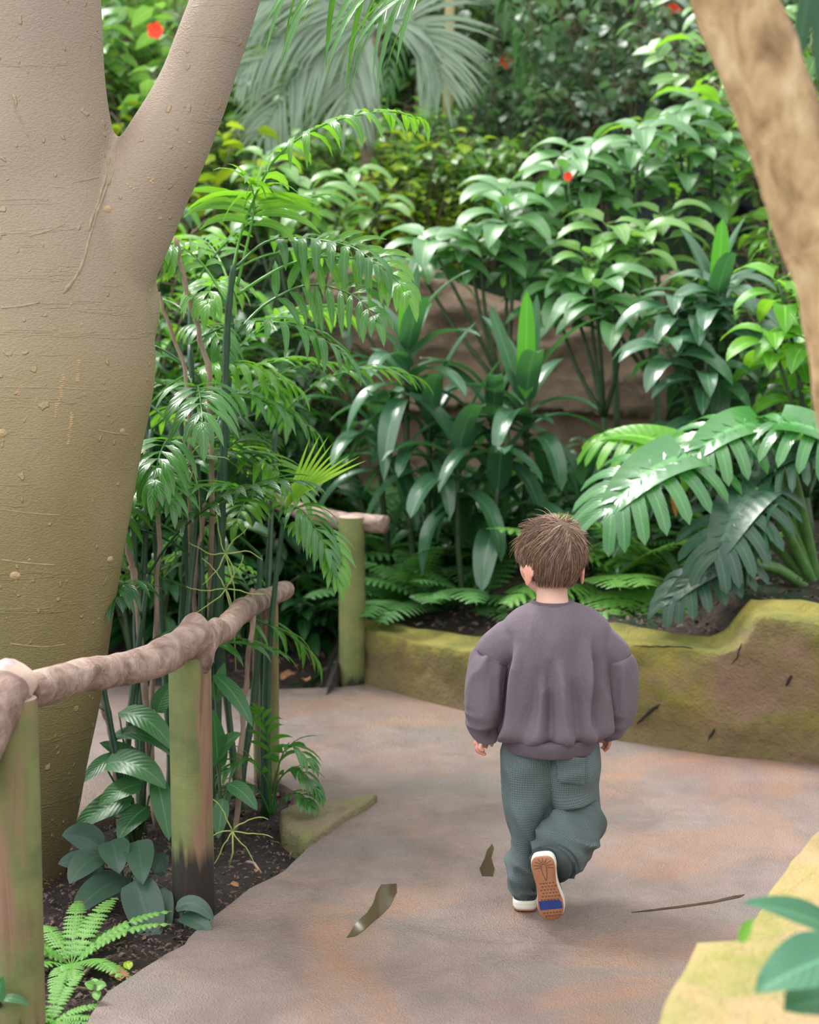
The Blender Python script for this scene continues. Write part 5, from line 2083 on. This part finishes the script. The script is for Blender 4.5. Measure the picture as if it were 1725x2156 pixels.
palms = [
    ('cane palm with dark canes standing right behind the second post', 455, 1715, 1.20, (-.12, .25), 1, 5, ('palm', 'palm_light')),
    ('cane palm rising left of the second post, in front of the others', 405, 1745, 1.40, (-.03, .35), 2, 5, ('palm', 'palm_dark')),
    ('cane palm closest to the smooth trunk', 300, 1735, 1.15, (.0, .3), 3, 5, ('palm_dark', 'palm')),
    ('cane palm beside the slender third post', 505, 1690, 1.25, (-.12, .35), 4, 5, ('palm', 'palm_dark')),
    ('tall cane palm behind the middle of the crooked rail', 430, 1690, 1.62, (.06, .45), 5, 6, ('palm_light', 'palm')),
    ('tall cane palm with light green fronds beside the trunk fork', 350, 1700, 1.55, (.02, .6), 6, 6, ('palm_light', 'palm')),
    ('cane palm with fronds reaching over the third post', 560, 1690, 1.12, (.0, .5), 7, 4, ('palm', 'palm_light')),
    ('short cane palm between the trunk and the second post', 255, 1760, .75, (.06, .2), 8, 4, ('palm_dark', 'palm')),
]
for (lab, px, py, zt, ln, sd, nf, mt) in palms:
    cane_palm(lab, px, py, zt, ln, sd, nf, mt)

# long arching fronds placed as in the photograph
hero = root('cane_palm', 'tall cane palm with a long frond arching above the other leaves', 'palm', (G(455, 1705).x, G(455, 1705).y, -.04))
R.seed(77)
Yh = G(455, 1705).y
hc_ = [P(455, 1705, Yh), P(462, 1300, Yh), P(470, 1000, Yh), P(478, 700, Yh), P(492, 560, Yh)]
hc_[0].z = -.04
m_ = MB()
c_ = catmull(hc_, 30)
m_.tube([Vector(q) for q in c_], [.012 * (1.2 if i % 3 == 0 else 1) * (1 - .3 * i / 29) for i in range(30)], 8)
m_.build('cane', M['cane'], hero)
for pts_, n_, l_, w_, dr_, ma_, an_ in (
        ([(490, 570), (505, 500), (530, 430), (575, 340), (640, 285), (720, 250), (820, 235), (880, 250)], 13, .155, .026, 2.6, 'palm_light', 70),
        ([(500, 600), (530, 470), (535, 420), (528, 385)], 9, .23, .024, 1.3, 'palm_light', 80),
        ([(500, 560), (560, 510), (640, 502), (740, 520), (800, 560)], 9, .17, .028, 2.4, 'palm', 72),
        ([(480, 640), (430, 560), (380, 520), (340, 520)], 8, .16, .024, 2.0, 'palm_light', 70),
        ([(500, 700), (560, 640), (650, 600), (740, 620), (790, 670)], 10, .16, .024, 1.8, 'palm', 66),
        ([(500, 620), (600, 560), (700, 540), (800, 560), (860, 620)], 10, .15, .024, 2.0, 'palm_light', 66)):
    fm = MB()
    frond_path(fm, [P(a, b_, Yh + .1 * math.sin(i_)) for i_, (a, b_) in enumerate(pts_)], n_, l_, w_, dr_, an_, .005, 'lance', .28, 'lance', up0=(0, -1, .5) if an_ in (80, 66) else (0, -.3, 1))
    fm.build('frond', M[ma_], hero)

hero2 = root('cane_palm', 'cane palm with a yellow-green unopened frond over the far rail', 'palm', (G(560, 1700).x, G(560, 1700).y, -.04))
Y2 = G(560, 1700).y
m_ = MB()
cc = [P(560, 1700, Y2), P(566, 1400, Y2), P(580, 1230, Y2), P(598, 1090, Y2)]
cc[0].z = -.04
m_.tube([Vector(q) for q in catmull(cc, 14)], (.010, .007), 7)
m_.build('cane', M['cane'], hero2)
fm = MB()
for k_ in range(9):
    a_ = math.radians(18 + k_ * 5.2)
    leaf(fm, P(598 + k_, 1085 - k_ * 4, Y2), Vector((math.sin(a_), -.1, math.cos(a_))), Vector((0, -1, 0)), .24 + .02 * math.sin(k_), .014, .15, .5, 6, 'blade')
fo = fm.build('frond', M['palm_new'], hero2)
fo['label'] = 'yellow-green unopened frond'
for pts_, n_, l_, w_, dr_, ma_ in (
        ([(598, 1110), (560, 1060), (500, 1030), (430, 1025)], 8, .18, .022, 1.2, 'palm'),
        ([(598, 1110), (620, 1070), (650, 1090), (690, 1160)], 9, .16, .020, 1.6, 'palm'),
                ([(600, 1110), (640, 1100), (680, 1130), (710, 1210)], 9, .14, .022, 1.2, 'palm_light')):
    fm = MB()
    frond_path(fm, [P(a, b_, Y2 - .06 * i_) for i_, (a, b_) in enumerate(pts_)], n_, l_, w_, dr_, 60, .004, 'lance', .2, 'lance')
    fm.build('frond', M[ma_], hero2)

lowp = root('seedling_palm', 'small leafy seedling palm at the foot of the slender third post', 'palm', (G(575, 1720).x, G(575, 1720).y, -.04))
Y3 = G(575, 1720).y
for pts_, n_, l_, w_ in (([(572, 1715), (585, 1620), (610, 1570), (650, 1600)], 6, .10, .02), ([(572, 1715), (560, 1640), (520, 1600), (480, 1620)], 6, .11, .018), ([(575, 1715), (590, 1640), (630, 1620), (665, 1660)], 6, .10, .02),
                         ([(570, 1715), (570, 1600), (560, 1540), (545, 1500)], 6, .10, .014), ([(575, 1715), (600, 1680), (630, 1670), (650, 1690)], 6, .08, .018), ([(570, 1715), (540, 1660), (500, 1650), (470, 1680)], 6, .09, .018)):
    fm = MB()
    frond_path(fm, [P(a, b_, Y3 - .03 * i_) for i_, (a, b_) in enumerate(pts_)], n_, l_, w_, 1.3, 55, .003, 'lance', .35, 'lance')
    fm.build('frond', M['palm'], lowp)

# tall palm out of frame whose leaflets hang into the top of the picture
tp_ = root('feather_palm', 'palm with long thin leaflets hanging into the top of the view', 'palm', (-1.75, 5.0, -.04))
m_ = MB()
m_.tube([Vector((-1.75, 5.0, -.04)), Vector((-1.72, 5.0, 1.5)), Vector((-1.7, 4.95, 2.75))], [.05, .045, .04], 12)
m_.build('trunk', M['stem_dark'], tp_)
R.seed(9)
for pts_, dr_ in (([Vector((-1.7, 4.95, 2.75)), Vector((-1.2, 4.7, 3.0)), P(600, -130, 4.3), P(720, -60, 4.1), P(840, -25, 3.9), P(930, -25, 3.8)], 1), ):
    fm = MB()
    c = catmull([list(q) for q in pts_], 40)
    fm.tube([Vector(q) for q in c], (.012, .003), 6)
    for i in range(17, 39, 2):
        q = Vector(c[i])
        for sg in (-1, 1):
            leaf(fm, q, Vector((-.45 + R.uniform(-.35, .30), sg * .5 + R.uniform(-.2, .2), -.35 + R.uniform(-.3, .3))), Vector((.2, -.6, .8)), R.uniform(.20, .34), .015, 1.3, .3, 8, 'blade')
    fm.build('frond', M['palm'], tp_)

# feathery grey frond palm in the background
gp = root('grey_palm', 'pale grey-green palm with fine drooping fronds high in the background', 'palm', at(760, 0, 8.95))
m_ = MB()
g0 = at(760, 0, 8.95)
g1 = P(790, 60, 8.95)
m_.tube([g0, g0.lerp(g1, .6), g1], [.05, .04, .03], 8)
m_.build('trunk', M['woodbrown'], gp)
R.seed(10)
for pts_ in ([(790, 60), (700, 85), (620, 150), (560, 270)], [(790, 60), (700, 40), (600, 60), (510, 150)], [(790, 60), (760, 100), (740, 160), (730, 230)], [(790, 60), (850, 40), (900, 80), (930, 170)], [(790, 60), (720, 10), (640, -20), (560, 0)]):
    fm = MB()
    frond_path(fm, [P(a, b_, 8.9) for a, b_ in pts_], 44, .42, .020, .7, 56, .012, 'lance', .12, 'blade', fold=.1, n=4, up0=(0, -1, .25))
    fm.build('frond', M['palm_grey'], gp)

# slender pale pole trunk
sl = root('slender_trunk', 'slender pale yellowish trunk rising in the far thicket', 'tree', at(945, 0, 9.6))
m_ = MB()
g0 = at(945, 0, 9.6)
m_.tube([g0, P(942, 300, 9.6), P(944, 150, 9.6), P(948, 0, 9.6), P(950, -150, 9.6)], [.032, .031, .03, .028, .026], 10)
m_.build('trunk', plain_mat('pale_bark', (.42, .36, .18), (.55, .42, .24), 8, .7, .3, .004), sl)
fm = MB()
for k_ in range(9):
    th = k_ * .7
    frond_path(fm, [P(950, -150, 9.6), P(950, -170, 9.6) + Vector((math.cos(th) * .4, math.sin(th) * .4, .1)), P(950, -150, 9.6) + Vector((math.cos(th) * .8, math.sin(th) * .8, -.25))], 16, .3, .02, 1.2, 60, .01, 'lance', .2, 'blade', n=3)
fm.build('crown', M['palm'], sl)
cp = root('arching_palm', 'soft green palm frond cluster at the top centre of the thicket', 'palm', at(880, 0, 10.2))
m_ = MB()
m_.tube([at(880, 0, 10.2), P(890, 100, 10.2), P(890, -40, 10.2)], [.04, .035, .03], 8)
m_.build('trunk', M['woodbrown'], cp)
for th in range(7):
    fm = MB()
    a_ = th * .9
    o_ = P(890, -40, 10.2)
    frond_path(fm, [o_, o_ + Vector((math.cos(a_) * .35, math.sin(a_) * .35, .12)), o_ + Vector((math.cos(a_) * .75, math.sin(a_) * .75, -.25)), o_ + Vector((math.cos(a_) * .9, math.sin(a_) * .9, -.7))], 22, .3, .022, 1.2, 60, .01, 'lance', .15, 'blade', n=4)
    fm.build('frond', M['palm'], cp)

# --- dead sticks in the palm clump
for i, (pts_, r_, lab) in enumerate((
        ([(440, 1700), (445, 900), (425, 730), (392, 600), (368, 500)], .009, 'grey dead stick slanting from the branch fork through the palms'),
        ([(400, 1690), (400, 1000), (392, 790), (358, 690), (332, 615)], .007, 'pinkish dead stick beside the burl of the smooth trunk'),
        ([(300, 1700), (335, 1150), (318, 1020), (303, 950)], .008, 'short brown dead stick low beside the trunk'),
        ([(330, 1720), (290, 1280), (275, 1180), (268, 1130)], .011, 'thick tan dead cane stump leaning beside the trunk'),
        ([(412, 1700), (410, 1250), (425, 1120), (432, 1060)], .008, 'pale dry cane behind the knot of the rail'),
        ([(495, 1730), (512, 1500), (530, 1330), (534, 1240)], .009, 'brown dry cane between the second and third posts'),
        ([(255, 1720), (235, 1560), (215, 1480), (207, 1440)], .011, 'grey dead stick under the rail beside the trunk'))):
    Yb_ = G(pts_[0][0], pts_[0][1]).y + .02
    ps = [P(a, b_, Yb_) for a, b_ in pts_]
    ps[0].z = -.05
    m_ = MB()
    c = catmull([list(q) for q in ps], 22)
    m_.tube([Vector(q) + Vector((R.uniform(-.004, .004), 0, 0)) for q in c], [r_ * R.uniform(.85, 1.15) * (1 - .25 * j / 21) for j in range(22)], 7)
    o_ = m_.build('dead_stick', M['deadstick'])
    tag(o_, lab, 'stick')

# --- yellow-green tendrils
for i, (x0, y0, lab) in enumerate(((475, 1165, 'pale curling tendril tuft in front of the palm canes'), (475, 1240, 'pale curling tendrils just above the crooked rail'), (490, 1750, 'pale branching tendril on the soil behind the second post'), (400, 960, 'pale curling tendrils high on the palm canes'))):
    Yt_ = 4.75 if i != 2 else G(490, 1800).y
    rt_ = root('tendril', lab, 'tendril', P(x0, y0, Yt_))
    m_ = MB()
    o = P(x0, y0, Yt_)
    for k_ in range(6):
        a_ = k_ * 1.05 + i
        pts_ = [o]
        d = Vector((math.cos(a_), -.1, math.sin(a_)))
        for j in range(8):
            pts_.append(pts_[-1] + d * .014)
            d = (Quaternion(Vector((0, 1, 0)), R.uniform(-.3, .45)) @ d)
        m_.tube(pts_, (.0022, .0012), 5)
    if i == 2:
        m_.tube([o, o + Vector((.0, 0, -.06)), Vector((o.x - .01, o.y, -.03))], .0025, 5)
    else:
        m_.tube([o, o + Vector((.02, .03, -.1)), o + Vector((.02, .06, -.25))], .002, 5)
    m_.build('shoot', M['tendril'], rt_)

# --- broad soft leaves near the trunk foot, left of the second post
def clump(name, label, px, py, leaves, mat, cat='plant'):
    b = G(px, py)
    b.z = -.03
    rt = root(name, label, cat, b)
    for (a0, b0, dY, a1, b1, dY1, W, droop, kind) in leaves:
        s_ = P(a0, b0, b.y + dY)
        e_ = P(a1, b1, b.y + dY1)
        d = e_ - s_
        pm = MB()
        pm.tube([b, b.lerp(s_, .6) + Vector((0, 0, .03)), s_], (.0035, .0025), 5)
        pm.build('leaf_stalk', M['stem_dark'], rt)
        lm = MB()
        leaf(lm, s_, d + Vector((0, 0, droop * .35 * d.length)), Vector((0, -.7, 1)), d.length * 1.08, W, droop, .16, 12, kind, .02, 3)
        lm.build('leaf', M[mat], rt)
    return rt


R.seed(12)
clump('dark_leaf_plant', 'dark blue-green broad-leaved plant lying at the foot of the second post', 270, 1870, [
    (285, 1852, -.12, 322, 1972, -.24, .098, .12, 'strap'), (345, 1868, -.10, 332, 2018, -.24, .060, .12, 'strap'), (270, 1850, 0, 165, 1905, -.2, .09, .6, 'wide'),
    (215, 1800, .02, 148, 1850, -.1, .08, .9, 'ovate'), (215, 1790, .05, 140, 1750, .0, .085, 1.0, 'ovate'), (290, 1770, .02, 300, 1850, -.15, .075, .6, 'ovate'),
    (325, 1840, 0, 350, 1800, .0, .06, 1.2, 'ovate'), (220, 1830, .0, 130, 1810, -.05, .07, .8, 'ovate'), (235, 1770, .02, 250, 1830, -.1, .08, .7, 'ovate')], 'aspidistra')
clump('curled_leaf_plant', 'small plant with curled leaves between the second post and the path edge', 385, 1935, [
    (370, 1915, 0, 452, 1912, -.06, .04, 2.0, 'wide'), (380, 1930, 0, 440, 1955, -.08, .05, .9, 'wide')], 'aspidistra')
clump('broad_ginger', 'mid green broad-leaved plant filling the gap between trunk and second post', 290, 1770, [
    (280, 1680, 0, 160, 1740, -.05, .085, .8, 'ovate'), (240, 1720, .0, 270, 1640, .1, .06, .8, 'ovate'), (220, 1610, .05, 350, 1640, -.05, .085, 1.3, 'ovate'),
    (250, 1500, .1, 370, 1570, .0, .07, 1.3, 'lance'), (300, 1650, .0, 210, 1690, -.05, .07, .8, 'ovate'), (330, 1640, .0, 355, 1760, -.1, .06, .6, 'ovate'),
    (230, 1560, .1, 360, 1560, .0, .045, 1.6, 'lance'), (260, 1590, .1, 175, 1640, .0, .05, .9, 'lance'), (310, 1700, 0, 250, 1760, -.1, .07, .8, 'ovate'),
    (330, 1500, .1, 360, 1440, .1, .06, .6, 'ovate'), (300, 1620, .1, 220, 1560, .1, .06, .8, 'ovate')], 'bedleaf')
clump('leafy_plant', 'broad-leaved plant behind the right side of the second post', 470, 1770, [
    (455, 1600, .05, 500, 1540, .0, .05, .9, 'ovate'), (460, 1620, .05, 450, 1500, .0, .06, .8, 'ovate'), (480, 1650, 0, 540, 1700, -.05, .05, .9, 'ovate'),
    (450, 1420, .1, 530, 1520, .0, .05, .8, 'lance'), (470, 1680, 0, 460, 1760, -.05, .045, .6, 'ovate'), (455, 1480, .1, 470, 1400, .1, .04, .8, 'lance')], 'bedleaf')
clump('hanging_leaf_plant', 'plant with pale leaves hanging at the left of the green mossy post', 660, 1290, [
    (610, 1190, 0, 660, 1290, -.1, .09, .8, 'ovate'), (640, 1200, 0, 600, 1280, -.1, .08, .8, 'ovate'), (600, 1150, 0, 700, 1190, -.1, .06, 1.2, 'lance'), (620, 1230, 0, 690, 1300, -.1, .07, .7, 'lance')], 'thicket_mid')
clump('seedling', 'tiny bright seedling beside the path edge near the bottom', 200, 2110, [
    (200, 2080, 0, 180, 2070, 0, .022, .8, 'ovate'), (200, 2080, 0, 222, 2072, 0, .024, .8, 'ovate'), (202, 2085, 0, 205, 2105, -.02, .02, .5, 'ovate'), (200, 2078, 0, 198, 2060, .02, .02, .5, 'ovate')], 'fern_light')
clump('small_weed', 'small weed at the bottom left in front of the nearest post', 5, 2180, [
    (0, 2105, -.1, 62, 2112, -.1, .02, 1.2, 'lance'), (-5, 2110, -.1, 5, 2060, -.1, .03, .5, 'ovate')], 'bedleaf')

# --- blurred leaves at the bottom right corner over the wall
nb = Vector((.80, 2.18, .44))
nr = root('corner_plant', 'blurred blue-green leaves leaning over the wall in the bottom right corner', 'plant', nb)
R.seed(3)
for (a0, b0, Y0, a1, b1, Y1, W, dr, kd) in ((1800, 1985, 2.15, 1550, 1985, 2.1, .055, .5, 'ovate'), (1560, 1985, 2.1, 1562, 2040, 2.1, .016, .2, 'lance'), (1800, 2000, 2.0, 1620, 2150, 1.95, .085, .3, 'ovate'), (1800, 2110, 2.0, 1660, 2200, 1.95, .085, .3, 'ovate'), (1780, 1950, 2.2, 1720, 2010, 2.15, .05, .5, 'ovate')):
    s_, e_ = P(a0, b0, Y0), P(a1, b1, Y1)
    if W > .02:
        pm = MB()
        pm.tube([nb, nb.lerp(s_, .5) + Vector((.03, 0, .03)), s_], (.004, .003), 5)
        pm.build('leaf_stalk', M['stem'], nr)
    lm = MB()
    leaf(lm, s_, (e_ - s_) + Vector((0, 0, dr * .2)), Vector((0, -.4, 1)), (e_ - s_).length * 1.05, W, dr, .2, 10, kd, .03, 3)
    lm.build('leaf', M['near'] if W > .02 else M['bright'], nr)

# soil behind the near wall
slab('ground', [gz(2010, 2480, .47), gz(1856, 1990, .47), gz(1872, 1985, .42), gz(2010, 1640, .42), (2.6, 3.9), (2.6, 1.4)], 0, .40, M['soil'], 'soil behind the near wall')

# --- puddles, leaf litter and small things on the ground
def puddle(label, outline, amp=.005):
    pts = [G(a, b_) for a, b_ in outline]
    o = edge([(p.x, p.y) for p in pts] + [(pts[0].x, pts[0].y)], .010, amp, 6)[:-1]
    c = (sum(p[0] for p in o) / len(o), sum(p[1] for p in o) / len(o))
    m_ = MB()
    n_ = len(o)
    m_.v = [(x, y, .0018) for x, y in o] + [(x, y, -.002) for x, y in o]
    m_.uv = [(0, 0)] * (2 * n_)
    for t in tessellate_polygon([[Vector((x, y, 0)) for x, y in o]]):
        a, b, c_ = (o[q] for q in t)
        cr = (b[0] - a[0]) * (c_[1] - a[1]) - (b[1] - a[1]) * (c_[0] - a[0])
        m_.f.append(tuple(t) if cr > 0 else tuple(reversed(t)))
    for q in range(n_):
        m_.f.append((q, (q + 1) % n_, n_ + (q + 1) % n_, n_ + q))
    return tag(m_.build('puddle', M['puddle'], None, False), label, 'puddle')


puddle('long brown puddle on the path left of the child', [(728, 1975), (745, 1950), (775, 1925), (790, 1885), (805, 1864), (838, 1862), (838, 1880), (822, 1908), (800, 1932), (770, 1955), (745, 1972)])
puddle('small narrow puddle on the path near the standing foot', [(1014, 1845), (1010, 1830), (1022, 1808), (1026, 1790), (1036, 1777), (1040, 1785), (1036, 1806), (1040, 1830), (1036, 1846)])
puddle('thin water-filled crack in the path right of the raised shoe', [(1330, 1922), (1370, 1916), (1430, 1908), (1500, 1898), (1545, 1887), (1568, 1884), (1558, 1890), (1500, 1902), (1430, 1912), (1370, 1919)], .0015)

rr_ = random.Random(99)
lit = MB()
from mathutils.geometry import intersect_point_tri_2d


def inside(x, y, poly):
    c = False
    j = len(poly) - 1
    for i in range(len(poly)):
        if (poly[i][1] > y) != (poly[j][1] > y) and x < (poly[j][0] - poly[i][0]) * (y - poly[i][1]) / (poly[j][1] - poly[i][1]) + poly[i][0]:
            c = not c
        j = i
    return c


def chip(mb_, x, y, z, s_):
    a_ = rr_.uniform(0, 6.28)
    u_, v_ = Vector((math.cos(a_), math.sin(a_), rr_.uniform(-.5, .5))) * s_, Vector((-math.sin(a_), math.cos(a_), rr_.uniform(-.5, .5))) * s_ * rr_.uniform(.2, .6)
    o = Vector((x, y, z))
    h = Vector((0, 0, s_ * .3))
    mb_.grid([[o - u_ - v_, o - u_ + v_ + h * .3], [o - v_ * 1.2 + h, o + v_ * 1.1 + h], [o + u_ - v_, o + u_ + v_ * .6]])


cnt = 0
while cnt < 5200:
    p = G(rr_.uniform(60, 760), rr_.uniform(1640, 2160))
    if inside(p.x, p.y, bed_edge):
        chip(lit, p.x, p.y, -.03 + rr_.uniform(0, .02), rr_.uniform(.0025, .008))
    cnt += 1
for _ in range(2600):
    x = rr_.uniform(-1.3, 1.6)
    fy = wall_line(x)[0]
    y = fy + rr_.uniform(.0 if x < WBP[0][0].x else .27, 1.6)
    chip(lit, x, y, hz(x, y) + .03, rr_.uniform(.006, .016))
lo = lit.build('leaf_litter', plain_mat('mulch', (.03, .018, .015), (.17, .10, .08), 70, .85, 0), None, False)
tag(lo, 'fine brown bark mulch and leaf litter scattered over the soil', 'mulch', None, 'stuff')
for i, (px, py, z_, sz_, lab_) in enumerate((
        (228, 2062, -.01, .03, 'brown dead leaf on the soil just right of the ladder fern'), (255, 2075, -.01, .02, 'small brown dead leaf between the seedling and the path edge'),
        (620, 1425, .0, .05, 'brown dead leaf on the far soil, nearest the slender post'), (700, 1400, .0, .05, 'brown dead leaf on the soil right beside the green mossy post'),
        (645, 1440, .0, .04, 'pale brown dead leaf at the far edge of the path'), (660, 1385, .0, .05, 'brown dead leaf highest up the bare soil left of the mossy post'),
        (485, 1870, -.01, .018, 'small brown dead leaf on the soil right of the second post'), (540, 1845, -.01, .016, 'tiny dead leaf near the path edge below the mossy stone'))):
    p = G(px, py, z_)
    m_ = MB()
    leaf(m_, p + Vector((0, 0, .012)), Vector((math.cos(i * 2), math.sin(i * 2), .2)), Vector((0, -.3, 1)), sz_ * 1.6, sz_, .8, .3, 6, 'ovate', .08, 2)
    o_ = m_.build('fallen_leaf', M['deadleaf'])
    tag(o_, lab_, 'leaf', 'dead leaves on the soil')
m_ = MB()
p = G(272, 2042, -.01)
leaf(m_, p, Vector((-.2, .6, .3)), Vector((0, -.6, 1)), .035, .022, .6, .3, 6, 'ovate', .05, 2)
tag(m_.build('fallen_leaf', M['yellow']), 'small yellow leaf on the soil near the ladder fern', 'leaf')
for i, (a, b_, c_, d_, lab) in enumerate(((170, 2055, 240, 2015, 'thin dark twig on the soil behind the ladder fern'), (130, 2098, 200, 2085, 'curved brown twig on the soil near the seedling'), (520, 1815, 550, 1838, 'short pale twig on the soil right of the second post'))):
    p, q = G(a, b_, -.005), G(c_, d_, -.005)
    m_ = MB()
    m_.tube([p, p.lerp(q, .5) + Vector((0, 0, .012)), q], [.0045, .004, .003], 6)
    tag(m_.build('twig', M['woodbrown'] if i < 2 else M['deadstick']), lab, 'twig')
